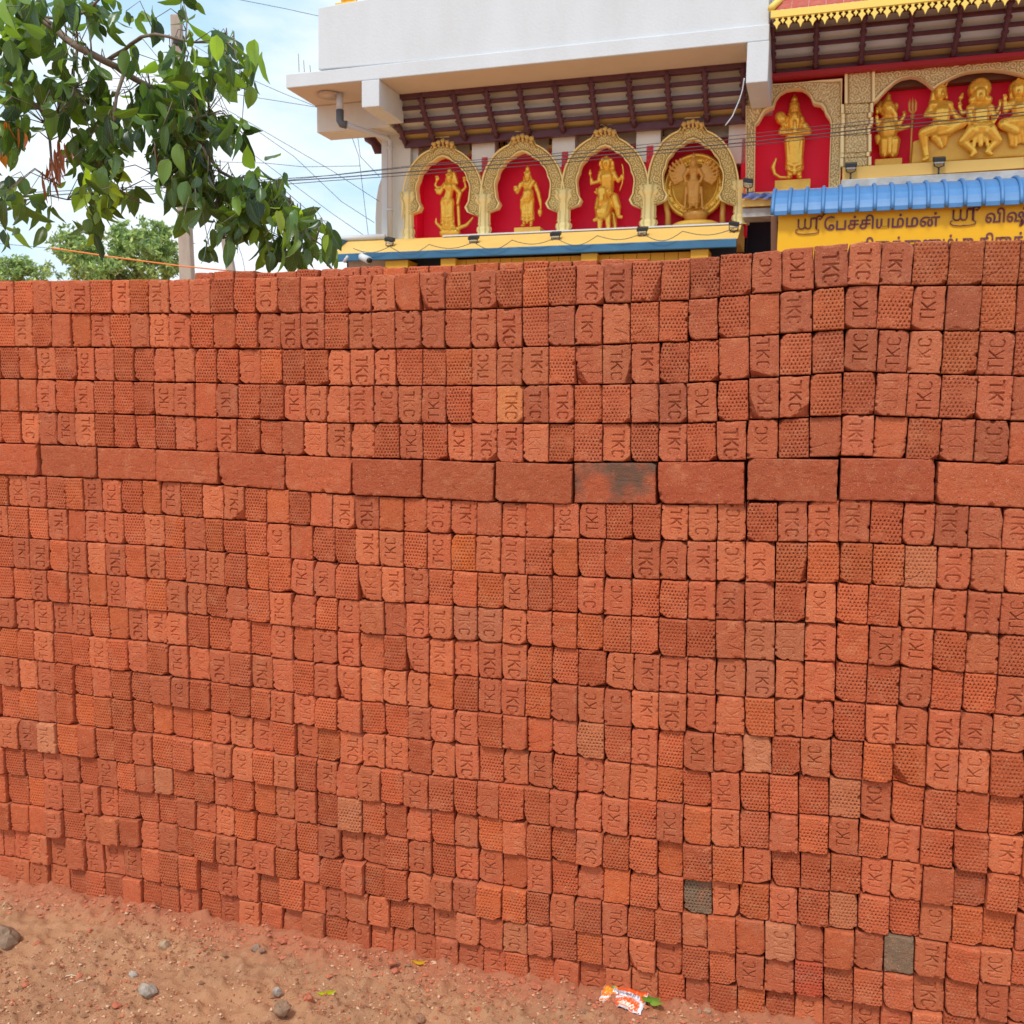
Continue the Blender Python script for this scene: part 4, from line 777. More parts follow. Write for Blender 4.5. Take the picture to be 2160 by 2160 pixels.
for row in range(4):
    y0 = DE + .02 + row * .2; z0 = tz + row * .14
    s = fx(1632, 20, DE); n = 0
    while s < fx(2330, 0, DE):
        c = MB(); wv = .20; V = []
        for u in range(7):
            a = -1 + u / 3; zz = .022 * math.cos(a * math.pi / 2); V += [(s + (a + 1) / 2 * wv, y0 - .03 + .03 * abs(a), z0 + zz), (s + (a + 1) / 2 * wv, y0 + .24, z0 + .17 + zz), (s + (a + 1) / 2 * wv, y0 - .03 + .03 * abs(a), z0 + zz - .018)]
        Fc = [(u * 3, u * 3 + 3, u * 3 + 4, u * 3 + 1) for u in range(6)] + [(u * 3 + 2, u * 3 + 5, u * 3 + 3, u * 3) for u in range(6)]
        c.add(V, Fc, True); part(c, 'roof_tile', m_tile, RH); s += wv + .004
rg = MB(); P = [fx(1628, 20, DE), tz]; rg.tube([(P[0] - .01, DE - .02, tz + .02), (P[0] + .28, DE + .8, tz + .62)], .045, 6); part(rg, 'gable_trim', m_trim, RH)
# ledges, gutter slab below the arches
g1 = MB(); slab(g1, (1777, 380), (2160, 354), (2160, 331), (1777, 353), DR - .12, .36); part(g1, 'ledge', m_yel, RH)
g1 = MB(); za, zb_r = fz(1900, 372, DR - .3), fz(1900, 389, DR - .3); g1.box((fx(1774, 390, DR - .3), DR - .3, zb_r), (fx(2420, 380, DR - .3), DR - .121, za)); part(g1, 'gutter_slab', m_conc, RH, bevel=.008)
g1 = MB(); g1.box((fx(1574, 405, DR), DR - .02, fz(1640, 414, DR)), (fx(1773, 405, DR), .14, fz(1640, 404, DR))); part(g1, 'ledge', m_yel, RH)
g1 = MB(); g1.box((fx(1636, 405, DR), DR - .05, fz(1700, 402, DR - .05)), (fx(1774, 405, DR), DR - .021, fz(1700, 398, DR - .05))); part(g1, 'ledge_nosing', m_white, RH)
g1 = MB(); slab(g1, (1566, 436), (1626, 433), (1626, 417), (1566, 420), DR - .3, .5); part(g1, 'tie_beam', m_yel, RH)
g1 = MB(); slab(g1, (1566, 458), (1640, 455), (1640, 437), (1566, 440), DR - .25, .4); part(g1, 'old_lintel', m_conc, RH)
g1 = MB(); slab(g1, (1626, 560), (1639, 560), (1639, 455), (1626, 456), DR - .45, .12); part(g1, 'post', m_brown, RH)
g1 = MB(); g1.box((fx(1490, 520, .9), .9, 0), (fx(2420, 500, .9), 1.0, fz(1600, 400, .9))); part(g1, 'lower_wall', m_navy, RH)
tp = MB(); V = []
for i in range(9):
    for j in range(4): V.append(FAC.v(1565 + i * 8, 407 + j * 4 + 1.5 * math.sin(i * 1.7 + j), DR - .35 - .03 * math.sin(i * 2.3 + j * 1.9)))
tp.add(V, [(i * 4 + j, i * 4 + 4 + j, i * 4 + 5 + j, i * 4 + 1 + j) for i in range(8) for j in range(3)], True); part(tp, 'plastic_sheet', mat('blue_tarp', (.07, .10, .33), .4, var=.6, vscale=14, col2=(.25, .3, .5)), RH)
# corrugated awning: each sheet between two ribs is a panel
dA, dB = DR - .35, DR - 1.15; zT_, zB_ = fz(1880, 396, dA), fz(1880, 443, dB)
sxa = fx(1630, 430, dB); wv = fx(1664, 430, dB) - fx(1629, 430, dB)
def prof_(u):
    return dA + (dB - dA) * (math.sin(u * math.pi / 2) ** .9), zT_ + (zB_ - zT_) * (1 - math.cos(u * math.pi / 2) ** 1.0)
k = 0; s = sxa
while s < fx(2330, 420, dB):
    c = MB(); V = []; n = 14
    for i in range(n + 1):
        y, z = prof_(i / n); rip = .006 * (i % 2)
        V += [(s + .018, y - rip, z), (s + wv - .018, y - rip, z)]
    Fc = [(i * 2, i * 2 + 1, i * 2 + 3, i * 2 + 2) for i in range(n)]; nV = len(V); V += [(x, y + .012, z - .004) for x, y, z in V]
    Fc += [(nV + a, nV + d_, nV + c_, nV + b) for a, b, c_, d_ in Fc]; c.add(V, Fc, False); part(c, 'awning_sheet', m_metal, RH)
    c = MB(); P = [(s, prof_(i / 10)[0] - .012, prof_(i / 10)[1] + .01) for i in range(11)]; c.tube(P, .024, 6); part(c, 'awning_rib', m_metal, RH)
    s += wv; k += 1

# ---- sign board under the awning
dS = dB + .12
SG = fthing('sign_board', 'long yellow sign board with purple Tamil lettering under the blue awning', 'sign', 1641, 560, dS)
sg = MB(); x0, x1 = fx(1641, 480, dS), fx(2420, 480, dS); zc = fz(1900, 436, dS); sg.box((x0, dS, zc - 1.25), (x1, dS + .05, zc)); part(sg, 'board', m_sign, SG)
def letters(txt, px0, px1, ybase, size_px, name='lettering'):
    cu = bpy.data.curves.new(name, 'FONT'); cu.body = txt; cu.extrude = .004; cu.offset = .014; cu.resolution_u = 3
    o = bpy.data.objects.new(name, cu); COL.objects.link(o); bpy.context.view_layer.update()
    dg = bpy.context.evaluated_depsgraph_get(); me = bpy.data.meshes.new_from_object(o.evaluated_get(dg)); bpy.data.objects.remove(o)
    co = np.zeros(len(me.vertices) * 3, dtype=np.float32); me.vertices.foreach_get('co', co); co = co.reshape(-1, 3)
    a, b = fx(px0, ybase[0], dS), fx(px1, ybase[0], dS); s_ = (b - a) / (co[:, 0].max() - co[:, 0].min()); zb = FAC.at(px0, ybase[0], dS)[1]; sz = size_px * MPP / .72
    ox, oy, oz = SG['o']; X_ = np.stack([a + (co[:, 0] - co[:, 0].min()) * s_ - ox, dS - .006 + co[:, 2] - oy, zb + co[:, 1] * sz - oz], -1)
    me.vertices.foreach_set('co', X_.astype(np.float32).ravel()); me.materials.clear(); me.materials.append(m_ink); me.update(); ob = link(name, me, SG); return ob
def sri(px0, ybase, sc):
    """the ligature sri, drawn as brush strokes"""
    x0, z0 = FAC.at(px0, ybase, dS); u = sc * MPP
    c = MB()
    def st(P, r=.072): c.tube([(x0 + x * u * 1.12, dS - .012, z0 + z * u * .80 + .02) for x, z in P], [r * u] * len(P), 6)
    st([(.10, .95), (.10, .25), (.22, .08), (.40, .08), (.50, .25), (.50, .95)], .055); st([(.50, .25), (.62, .08), (.78, .08), (.86, .25), (.86, .95)], .055)
    st([(.86, .95), (1.05, .95), (1.20, .95)]); st([(1.20, .95), (1.20, .05)]); st([(1.20, .95), (1.30, 1.12), (1.46, 1.12), (1.50, .95), (1.42, .82), (1.34, .88)], .05); st([(1.50, .95), (1.62, 1.25), (1.72, 1.30)], .045)
    st([(1.20, .05), (1.36, -.08), (1.36, -.28), (1.1, -.36), (.5, -.40), (.12, -.34), (-.06, -.18), (-.02, .02), (.08, .04)], .035)
    part(c, 'lettering', m_ink, SG)
sri(1680, 489, 25); letters('ேபச்சியம்மன்', 1738, 1981, (486,), 20); sri(2006, 471, 25); letters('விஷ்', 2078, 2166, (470,), 20)
letters('திருக்குறும்பு திருக்க', 1812, 2185, (530,), 20)

# ---- statues: one continuous surface each, traced at the place where they stand
def statue(name, label, cat, base, d, caps, m=None, vox=.009, extra=None, group='gilded statues in the niches', fat=1.13):
    """caps: tapered limbs (x1, y1, r1, x2, y2, r2, depth1, depth2) in image px around the facade plane at depth d"""
    t = fthing(name, label, cat, base[0], base[1], d, group); mb = MB(); u = MPP * (14 + d) / 14
    for c in caps:
        x1, y1, r1, x2, y2, r2, e1, e2 = (list(c) + [0, 0])[:8]; r1 *= fat if r1 < 16 else 1; r2 *= fat if r2 < 16 else 1
        a, b = Vector(FAC.v(x1, y1, d)), Vector(FAC.v(x2, y2, d)); a.y += -e1 * u; b.y += -e2 * u
        if (a - b).length < 1e-4: mb.ball(a, r1 * u, 12, 9)
        else:
            dr = (b - a).normalized(); P = []; rr = []
            for q in range(4): th = math.pi / 2 * q / 3.4; P.append(a - dr * r1 * u * math.cos(th)); rr.append(max(.0015, r1 * u * math.sin(th)))
            P.append(a); rr.append(r1 * u); P.append(b); rr.append(r2 * u)
            for q in range(4): th = math.pi / 2 * (3 - q) / 3.4; P.append(b + dr * r2 * u * math.cos(th)); rr.append(max(.0015, r2 * u * math.sin(th)))
            mb.tube(P, rr, 10)
    o = part(mb, 'figure', m or m_gold, t); rm = o.modifiers.new('surface', 'REMESH'); rm.mode = 'VOXEL'; rm.voxel_size = vox; rm.use_smooth_shade = True
    return t
def body(cx, yt, yb, w=1.0, lean=0, crown=True, dhoti=True, female=False, apart=.055):
    """standing body: yt top of the crown, yb soles; returns limbs without arms"""
    H = yb - yt; f = lambda h: yb - h * H; X_ = lambda x: cx + x * H * w
    C = []
    for s in (-1, 1):
        C += [(X_(s * apart), f(.02), .022 * H, X_(s * (apart + .015)), f(.012), .020 * H, 3, .06 * H), (X_(s * apart), f(.04), .027 * H, X_(s * apart), f(.22), .040 * H, 0, 2), (X_(s * apart), f(.22), .040 * H, X_(s * .05), f(.44), .062 * H, 2, 0)]
    C += [(X_(-.035), f(.455), .070 * H, X_(.035), f(.455), .070 * H), (X_(0), f(.50), .068 * H, X_(lean), f(.60), .060 * H), (X_(lean), f(.60), .060 * H, X_(lean), f(.68), .072 * H),
          (X_(lean - .075), f(.70), .038 * H, X_(lean + .075), f(.70), .038 * H), (X_(lean), f(.74), .026 * H, X_(lean), f(.77), .026 * H), (X_(lean), f(.80), .046 * H, X_(lean), f(.835), .050 * H, 2, 1)]
    C += [(X_(lean), f(.812), .012 * H, X_(lean), f(.80), .014 * H, .052 * H, .056 * H), (X_(lean - .05), f(.81), .018 * H, X_(lean - .055), f(.775), .014 * H), (X_(lean + .05), f(.81), .018 * H, X_(lean + .055), f(.775), .014 * H)]
    C += [(X_(lean - .055), f(.775), .022 * H, X_(lean - .085), f(.72), .020 * H, -3, -3), (X_(lean + .055), f(.775), .022 * H, X_(lean + .085), f(.72), .020 * H, -3, -3)]
    if crown: C += [(X_(lean - .035), f(.868), .020 * H, X_(lean + .035), f(.868), .020 * H, 3, 3), (X_(lean), f(.87), .044 * H, X_(lean), f(.92), .030 * H), (X_(lean), f(.935), .034 * H, X_(lean), f(.94), .030 * H), (X_(lean), f(.94), .020 * H, X_(lean), f(.99), .008 * H)]
    C += [(X_(-.065), f(.50), .020 * H, X_(.065), f(.50), .020 * H, 4, 4), (X_(-.05), f(.735), .010 * H, X_(lean), f(.66), .012 * H, .05 * H, .075 * H), (X_(.05), f(.735), .010 * H, X_(lean), f(.66), .012 * H, .05 * H, .075 * H)]
    if female: C += [(X_(-.035), f(.675), .030 * H, X_(-.035), f(.67), .028 * H, .04 * H, .045 * H), (X_(.035), f(.675), .030 * H, X_(.035), f(.67), .028 * H, .04 * H, .045 * H)]
    if dhoti: C += [(X_(0), f(.48), .020 * H, X_(0), f(.06), .016 * H, .065 * H, .035 * H)] + [(X_(s * .085), f(.48), .014 * H, X_(s * .10), f(.12), .012 * H, 1, 0) for s in (-1, 1)]
    for h in (.30, .24, .18, .12): C += [(X_(-.09), f(h), .010 * H, X_(-.03), f(h - .03), .011 * H, .03 * H, .05 * H), (X_(.09), f(h), .010 * H, X_(.03), f(h - .03), .011 * H, .03 * H, .05 * H)]
    return C
def arm(P, r=5.0):
    """P: (x, y, depth) joints; adds a palm and finger spread at the end"""
    C = []; n = len(P)
    for i in range(n - 1): C.append((P[i][0], P[i][1], r * (1 - .18 * i), P[i + 1][0], P[i + 1][1], r * (1 - .18 * (i + 1)), P[i][2], P[i + 1][2]))
    return C
def hand(x, y, d, up=1, r=1.5, n=4):
    C = [(x, y, r * 2.0, x, y - up * 4, r * 1.9, d, d)]
    for k in range(n): C.append((x - 2.6 + k * 1.75, y - up * 5, r * .62, x - 3.4 + k * 2.3, y - up * (10.5 - abs(k - 1.5)), r * .5, d, d + 1))
    C.append((x + 2.6, y - up * 1, r * .7, x + 5.5, y - up * 5, r * .6, d, d)); return C
dn = .12
C = body(944, 352, 487, lean=.03, female=True)
C += arm([(955, 391, 0), (971, 408, 2), (967, 430, 4)]) + arm([(937, 391, 0), (929, 408, 4), (922, 402, 6)]) + hand(925, 408, 7) + arm([(936, 393, -4), (922, 396, -4), (917, 390, -3), (921, 380, -2)], 4) + hand(921, 380, -2) + arm([(958, 393, -4), (972, 404, -4), (982, 394, -3), (979, 382, -2)], 4) + hand(979, 382, -2)
C += [(936, 492, 9, 962, 492, 9, 0, 0), (938, 478, 6, 955, 478, 6, 0, 0), (932, 482, 4, 920, 470, 3.0), (920, 470, 3.0, 920, 461, 1.6), (962, 484, 4.5, 985, 474, 3.4), (985, 474, 3.4, 998, 459, 1.8), (964, 400, 3.5, 968, 478, 3.5, -3, -3), (955, 366, 6, 962, 385, 4, -5, -4)]
statue('goddess_statue', 'gilded four armed goddess statue standing on an upturned crescent in the leftmost niche', 'statue', (948, 500), dn, C)
C = body(1113, 348, 479, w=1.02); C += arm([(1099, 389, 0), (1092, 406, 3), (1088, 400, 6)]) + hand(1090, 404, 8) + arm([(1128, 388, 0), (1136, 408, 1), (1141, 428, 3)]) + [(1141, 430, 3, 1142, 440, 1.5, 3, 3), (1140, 450, 4.5, 1140, 446, 4.5, 3, 3), (1140, 441, 2, 1140, 456, 2, 3, 3), (1116, 410, 11, 1114, 420, 10, 5, 5), (1127, 385, 4, 1104, 425, 4, 8, 9), (1104, 425, 5, 1102, 440, 4, 6, 3)]
t = statue('sage_statue', 'gilded standing statue holding a water pot, on a yellow plinth in the second niche', 'statue', (1113, 494), dn, C)
pl = MB(); pl.box((fx(1084, 490, -.05), -.05, fz(1110, 497, -.05)), (fx(1139, 490, -.05), .3, fz(1110, 479, -.05))); part(pl, 'plinth', m_yelrock, t, bevel=.008)
# rider on a bull
C = [(1266, 486, 4.5, 1268, 455, 6, 6, 6), (1285, 486, 4.5, 1283, 455, 6, 6, 6), (1264, 488, 5, 1268, 488, 4.5, 9, 9), (1283, 488, 5, 1287, 488, 4.5, 9, 9), (1273, 450, 14, 1277, 430, 14, 8, 0), (1276, 440, 16, 1282, 430, 17, 0, -14), (1273, 430, 8, 1274, 414, 9, 12, 16), (1274, 412, 9, 1274, 406, 9, 18, 18), (1274, 412, 6, 1274, 427, 4.5, 22, 26),
     (1264, 407, 3, 1262, 402, 1.8, 17, 17), (1285, 407, 3, 1287, 402, 1.8, 17, 17), (1263, 410, 3, 1258, 408, 2, 14, 14), (1286, 410, 3, 1291, 408, 2, 14, 14), (1295, 486, 4.5, 1292, 450, 6, -12, -12)]
C += [(1266, 420, 9, 1262, 440, 7, -2, 4), (1262, 440, 6.5, 1262, 458, 4, 5, 4), (1260, 463, 4, 1256, 466, 3.5, 6, 9), (1295, 416, 9, 1303, 438, 7.5, -2, 3), (1303, 438, 6.5, 1305, 455, 4.5, 3, 3), (1307, 458, 4, 1312, 459, 3.5, 5, 8)]
C += [(1281, 405, 12, 1281, 392, 13, -4, -2), (1281, 392, 13, 1281, 374, 14, -2, 0), (1269, 366, 7, 1293, 366, 7), (1281, 358, 4.5, 1281, 352, 5), (1280, 350, 8.5, 1280, 343, 9.5, 2, 1), (1280, 347, 2, 1280, 350, 2.6, 11, 11.5), (1270, 352, 5, 1268, 366, 4.5, -4, -4), (1291, 352, 5, 1293, 366, 4.5, -4, -4), (1272, 338, 4, 1288, 338, 4, 3, 3), (1279, 338, 7.5, 1279, 333, 4), (1279, 333, 3, 1279, 328, 1.2), (1267, 342, 3, 1266, 348, 3), (1292, 342, 3, 1293, 348, 3)]
C += arm([(1266, 370, 0), (1263, 384, 3), (1252, 388, 8)]) + arm([(1295, 368, 0), (1305, 382, 3), (1314, 375, 8)]) + [(1250, 386, 3.4, 1249, 380, 3, 8, 8), (1248, 392, 1.2, 1247, 364, 1.2, 9, 9), (1247, 368, 3.2, 1247, 359, .8, 9, 9), (1314, 374, 3.6, 1315, 378, 3.4, 9, 9), (1309, 404, 1.2, 1314, 390, 1.4, 9, 9), (1314, 390, 1.4, 1317, 372, 1.4, 9, 9), (1317, 372, 1.4, 1316, 358, 1.3, 9, 9), (1316, 358, 1.3, 1314, 349, 1.4, 9, 9)]
statue('rider_statue', 'gilded statue of an archer riding a bull, in the third niche from the left', 'statue', (1281, 490), dn, C)
# disc with many-armed figure
cx = 1463; C = body(cx, 322, 441, w=.92)
for s in (-1, 1):
    for k in range(8):
        a = R(-38 + k * 15); L0 = 38 - 3 * abs(k - 4) * .5; ex, ey = cx + s * (13 + L0 * math.cos(a)), 362 - L0 * math.sin(a) * .95 + 6
        C.append((cx + s * 10, 362, 3.2, (cx + s * 10 + ex) / 2, (362 + ey) / 2 + 5, 2.8, -2, -2)); C.append(((cx + s * 10 + ex) / 2, (362 + ey) / 2 + 5, 2.8, ex, ey, 1.9, -2, -1)); C.append((ex, ey, 3, ex + s * 2, ey - 3, 2.4, -1, -1))
    C += arm([(cx + s * 11, 358, 0), (cx + s * 19, 372, 3), (cx + s * 15, 384, 6)], 4) + [(cx + s * 16, 395, 2.2, cx + s * 18, 432, 2.4, -1, -1), (cx + s * 18, 436, 3, cx + s * 21, 441, 3, 0, 0)]
t = statue('many_armed_statue', 'bronze coloured many armed figure before a large gilded disc, in the fourth niche', 'statue', (1463, 468), .05, C, m=m_bronze)
s0, z0 = FAC.at(1466, 393, .2); rr = 63 * MPP; dc = MB(); dc.lathe((s0, 0, z0), [(rr * 1.04, .27), (rr * 1.04, .19), (rr * 1.0, .165), (rr * .93, .165), (rr * .90, .19), (rr * .74, .19), (rr * .72, .175), (rr * .70, .19), (.001, .192)], 48, ax='y'); part(dc, 'disc', m_gold, t)
for k in range(20):
    a = 2 * math.pi * k / 20; bo = MB(); bo.ball((s0 + rr * .82 * math.cos(a), .188, z0 + rr * .82 * math.sin(a)), .024, 8, 5, sy=.5); part(bo, 'boss', m_gold, t)
pb = MB(); x_, z_ = FAC.at(1465, 466, 0); pb.lathe((x_, .1, z_), [(.13, 0), (.15, .03), (.17, .08), (.19, .13)], 20, sy=.8); part(pb, 'bowl', m_bronze, t)
pb = MB(); x_, z_ = FAC.at(1465, 477, 0); pb.lathe((x_, .12, z_), [(.33, 0), (.33, .05), (.26, .08)], 28, sy=.7); part(pb, 'plinth', m_yelrock, t)
for x in (1409, 1524):
    lg = MB(); lg.tube([FAC.v(x - (6 if x < 1460 else -2), 425, .1), FAC.v(x, 452, .1), FAC.v(x, 478, .1)], [.035, .04, .045], 8); part(lg, 'support', m_bronze, t)
# figure with folded hands and mace
D5 = DR + .25; C = body(1676, 198, 379, w=.95); C += arm([(1656, 265, 0), (1648, 280, 2), (1676, 284, 14)], 7) + arm([(1696, 265, 0), (1706, 279, 2), (1678, 284, 14)], 7) + [(1675, 284, 2.6, 1676, 262, 1.8, 17, 15), (1679, 284, 2.6, 1678, 262, 1.8, 17, 15), (1658, 284, 2.2, 1650, 262, 2.2, 10, 6), (1648, 254, 9, 1646, 248, 9.5, 5, 4), (1642, 243, 3, 1640, 240, 2, 4, 4), (1676, 344, 11, 1676, 300, 17, 0, 0), (1676, 246, 6, 1676, 250, 6.5, 9, 9)]
C += [(1664, 374, 2.5, 1645, 373, 2.8, -4, -4), (1645, 373, 2.5, 1634, 366, 3, -4, -4), (1634, 366, 3, 1630, 352, 4, -4, -4), (1630, 352, 4, 1637, 334, 2, -4, -4)]
t = statue('mace_bearer_statue', 'gilded standing statue with folded hands, mace and tail, in the narrow scalloped niche', 'statue', (1676, 402), D5, C)
pl = MB(); pl.box((fx(1634, 390, DR), DR + .02, fz(1670, 403, DR)), (fx(1709, 390, DR), .1, fz(1670, 378, DR))); part(pl, 'plinth', m_yelrock, t, bevel=.008)
# elephant headed figure
D6 = DR + .22; C = body(1874, 200, 332, w=.95, crown=False); C = [c for c in C if not (c[1] < 232 and abs(c[0] - 1874) < 9 and False)]
C += [(1874, 268, 16, 1874, 280, 15, 5, 6), (1872, 226, 11, 1876, 232, 11, 2, 4), (1858, 222, 8, 1860, 232, 7, -4, -4), (1890, 222, 5, 1889, 230, 4, -4, -4), (1880, 232, 5, 1887, 244, 4.2, 9, 10), (1887, 244, 4.2, 1889, 258, 3.6, 10, 9), (1889, 258, 3.4, 1884, 268, 2.8, 9, 10), (1872, 214, 7, 1874, 203, 4), (1874, 203, 3.4, 1874, 196, 1)]
C += arm([(1886, 256, 0), (1898, 262, 4), (1906, 248, 6)]) + hand(1907, 246, 6) + arm([(1886, 262, 0), (1896, 274, 4), (1912, 271, 9)]) + [(1913, 271, 3.2, 1917, 270, 2.6, 9, 10)] + arm([(1862, 254, 0), (1850, 262, 2), (1849, 248, 4)]) + hand(1850, 238, 4) + arm([(1861, 260, 0), (1852, 274, 4), (1862, 284, 8)]) + [(1852, 290, 6, 1852, 300, 4, 0, 0), (1868, 300, 12, 1866, 322, 9, 0, 0), (1884, 300, 12, 1884, 322, 9, 0, 0), (1876, 284, 5, 1876, 325, 4, 12, 9)]
t = statue('elephant_headed_statue', 'gilded elephant headed statue on a yellow plinth beside the trident', 'statue', (1874, 352), D6, C)
pl = MB(); pl.box((fx(1846, 340, DR), DR + .03, fz(1874, 352, DR)), (fx(1903, 340, DR), .1, fz(1874, 333, DR))); part(pl, 'plinth', m_yelrock, t, bevel=.008)
# trident
t = fthing('trident', 'dark bronze trident standing between the elephant headed and seated statues', 'trident', 1921, 345, DR + .1, None)
tm = MB(); dd = DR + .1; tm.tube([FAC.v(1920, 347, dd), FAC.v(1925, 240, dd)], .012, 8); part(tm, 'shaft', m_bronze, t)
tm = MB(); 
for dx in (-6, 0, 6): tm.tube([FAC.v(1925, 240, dd), FAC.v(1925 + dx * 1.1, 233, dd), FAC.v(1925 + dx * 1.15, 218, dd), FAC.v(1925 + dx * .9, 208 - (3 if dx == 0 else 0), dd)], [.012, .014, .018, .003], 6)
tm.ball(FAC.v(1925, 245, dd), .03, 8, 6); part(tm, 'prongs', m_bronze, t)
# the seat of rock
t = fthing('statue_seat', 'long yellow painted rock seat under the three seated statues', 'plinth', 1925, 350, DR + .1)
st_ = MB(); P = [(1922, 346), (2330, 318), (2330, 262), (2260, 262), (2200, 266), (2155, 278), (2110, 276), (2070, 280), (2030, 270), (1990, 281), (1960, 290), (1926, 298)]
st_.prism([FAC.at(x, y, DR + .1) for x, y in P][::-1], DR + .08, .14); part(st_, 'rock', m_yelrock, t, bevel=.02)
D7 = DR + .10
C = [(1985, 228, 10, 1993, 228, 10), (1968, 224, 8, 2000, 224, 8, 4, 4), (1985, 240, 15, 1984, 262, 13, 6, 6), (1980, 272, 15, 1995, 274, 14, 8, 8), (1983, 215, 5, 1982, 210, 5), (1984, 200, 9.5, 1984, 192, 10, 3, 2), (1987, 200, 2.2, 1987, 203, 2.8, 13, 13), (1972, 196, 6, 1966, 218, 5, -4, -4), (1982, 184, 8, 1980, 178, 5), (1994, 182, 2, 1999, 174, 1.2), (1994, 198, 4, 1996, 206, 3, -2, -2)]
C += arm([(1966, 226, 2), (1954, 244, 6), (1972, 250, 14)], 6.5) + hand(1976, 244, 15) + arm([(2002, 228, 2), (2016, 248, 6), (2034, 262, 12)], 6) + [(2034, 262, 3.4, 2038, 262, 3, 12, 12), (1968, 276, 10, 1948, 284, 9, 12, 12), (1946, 286, 8, 1950, 312, 6, 12, 8), (1950, 312, 6, 1953, 330, 5, 8, 8), (1953, 336, 5, 1947, 341, 3.5, 10, 14), (1996, 276, 10, 2026, 264, 9, 12, 12), (2026, 264, 8, 1998, 282, 6, 14, 16), (1998, 282, 5, 1980, 286, 4, 16, 17), (1972, 292, 8, 1985, 312, 3, 6, 6), (1990, 290, 8, 1992, 306, 4, 6, 6)]
statue('seated_god_statue', 'gilded bare chested statue seated with one leg folded, next to the trident', 'statue', (1985, 345), D7, C)
C = [(2068, 186, 21, 2068, 186, 21, -10, -10), (2067, 205, 10, 2067, 196, 10.5, 3, 2), (2067, 204, 2.2, 2067, 207, 2.8, 13, 13), (2067, 182, 8, 2067, 170, 4), (2052, 211, 7, 2052, 211, 7), (2084, 211, 7, 2084, 211, 7), (2055, 196, 4, 2053, 210, 3.5), (2080, 196, 4, 2082, 210, 3.5), (2067, 216, 5, 2067, 222, 6), (2048, 230, 8, 2086, 230, 8, 3, 3), (2067, 240, 16, 2067, 262, 13, 5, 6), (2056, 275, 14, 2078, 275, 14, 8, 8)]
C += arm([(2046, 232, 3), (2044, 250, 6), (2040, 262, 12)], 6) + arm([(2088, 232, 3), (2096, 248, 6), (2092, 262, 12)], 6) + arm([(2046, 232, -3), (2030, 240, -2), (2024, 226, 0)], 4.5) + hand(2024, 226, 0) + [(2024, 218, 1.2, 2030, 198, 1.2), (2027, 206, 4, 2030, 198, 2)] + arm([(2088, 232, -3), (2104, 236, -2), (2110, 222, 0)], 4.5) + hand(2110, 220, 0) + [(2095, 262, 1.5, 2108, 240, 1.5, 14, 10)]
C += [(2050, 280, 12, 2030, 300, 8, 12, 10), (2030, 302, 7, 2052, 322, 5, 10, 12), (2084, 280, 12, 2102, 298, 8, 12, 10), (2102, 300, 7, 2082, 320, 5, 10, 12), (2054, 326, 4.5, 2047, 332, 3.5, 13, 14), (2080, 324, 4.5, 2088, 329, 3.5, 13, 14), (2066, 280, 6, 2066, 310, 4, 14, 14), (2056, 284, 4, 2052, 312, 3, 14, 13), (2076, 284, 4, 2080, 310, 3, 14, 13)]
statue('haloed_god_statue', 'gilded statue seated in the middle of the group with a round halo behind its crown', 'statue', (2067, 330), D7, C)
C = [(2148, 196, 9, 2148, 188, 10, 3, 2), (2147, 196, 2, 2147, 199, 2.6, 12, 12), (2150, 184, 15, 2150, 184, 15, -8, -8), (2148, 176, 7, 2148, 168, 3), (2136, 196, 5, 2134, 208, 4, -4, -4), (2162, 196, 5, 2166, 208, 4, -4, -4), (2150, 206, 5, 2150, 214, 6), (2134, 220, 8, 2170, 218, 8, 3, 3), (2152, 232, 15, 2152, 250, 12, 5, 6), (2144, 262, 15, 2172, 260, 15, 8, 8)]
C += arm([(2134, 222, 3), (2120, 236, 6), (2118, 218, 8)], 5.5) + hand(2118, 212, 8) + arm([(2170, 222, 3), (2180, 240, 6), (2172, 256, 12)], 5.5) + [(2136, 262, 11, 2114, 266, 9, 12, 12), (2114, 268, 8, 2140, 282, 6, 14, 16), (2176, 264, 12, 2196, 290, 9, 12, 10), (2196, 290, 8, 2190, 320, 6, 10, 10)]
for k in range(7): C.append((2128 + k * 7, 276 - k, 5, 2132 + k * 8, 308 - 2 * k + 4 * math.sin(k * 2), 3.5, 12, 8))
statue('seated_goddess_statue', 'gilded seated goddess statue with a pleated skirt, cut by the right edge of the photo', 'statue', (2150, 330), D7, C)
# gilded ornament on the roof corner
t = fthing('roof_ornament', 'small gilded ornament on the roof of the white block', 'ornament', 735, 10, D1 + .6); om = MB(); x, z = FAC.at(735, 12, D1 + .6)
om.box((x - .17, D1 + .5, z - .25), (x + .17, D1 + .75, z + .02)); om.ball((x, D1 + .62, z + .1), .13, 10, 8); part(om, 'figure', m_gold, t, bevel=.01)

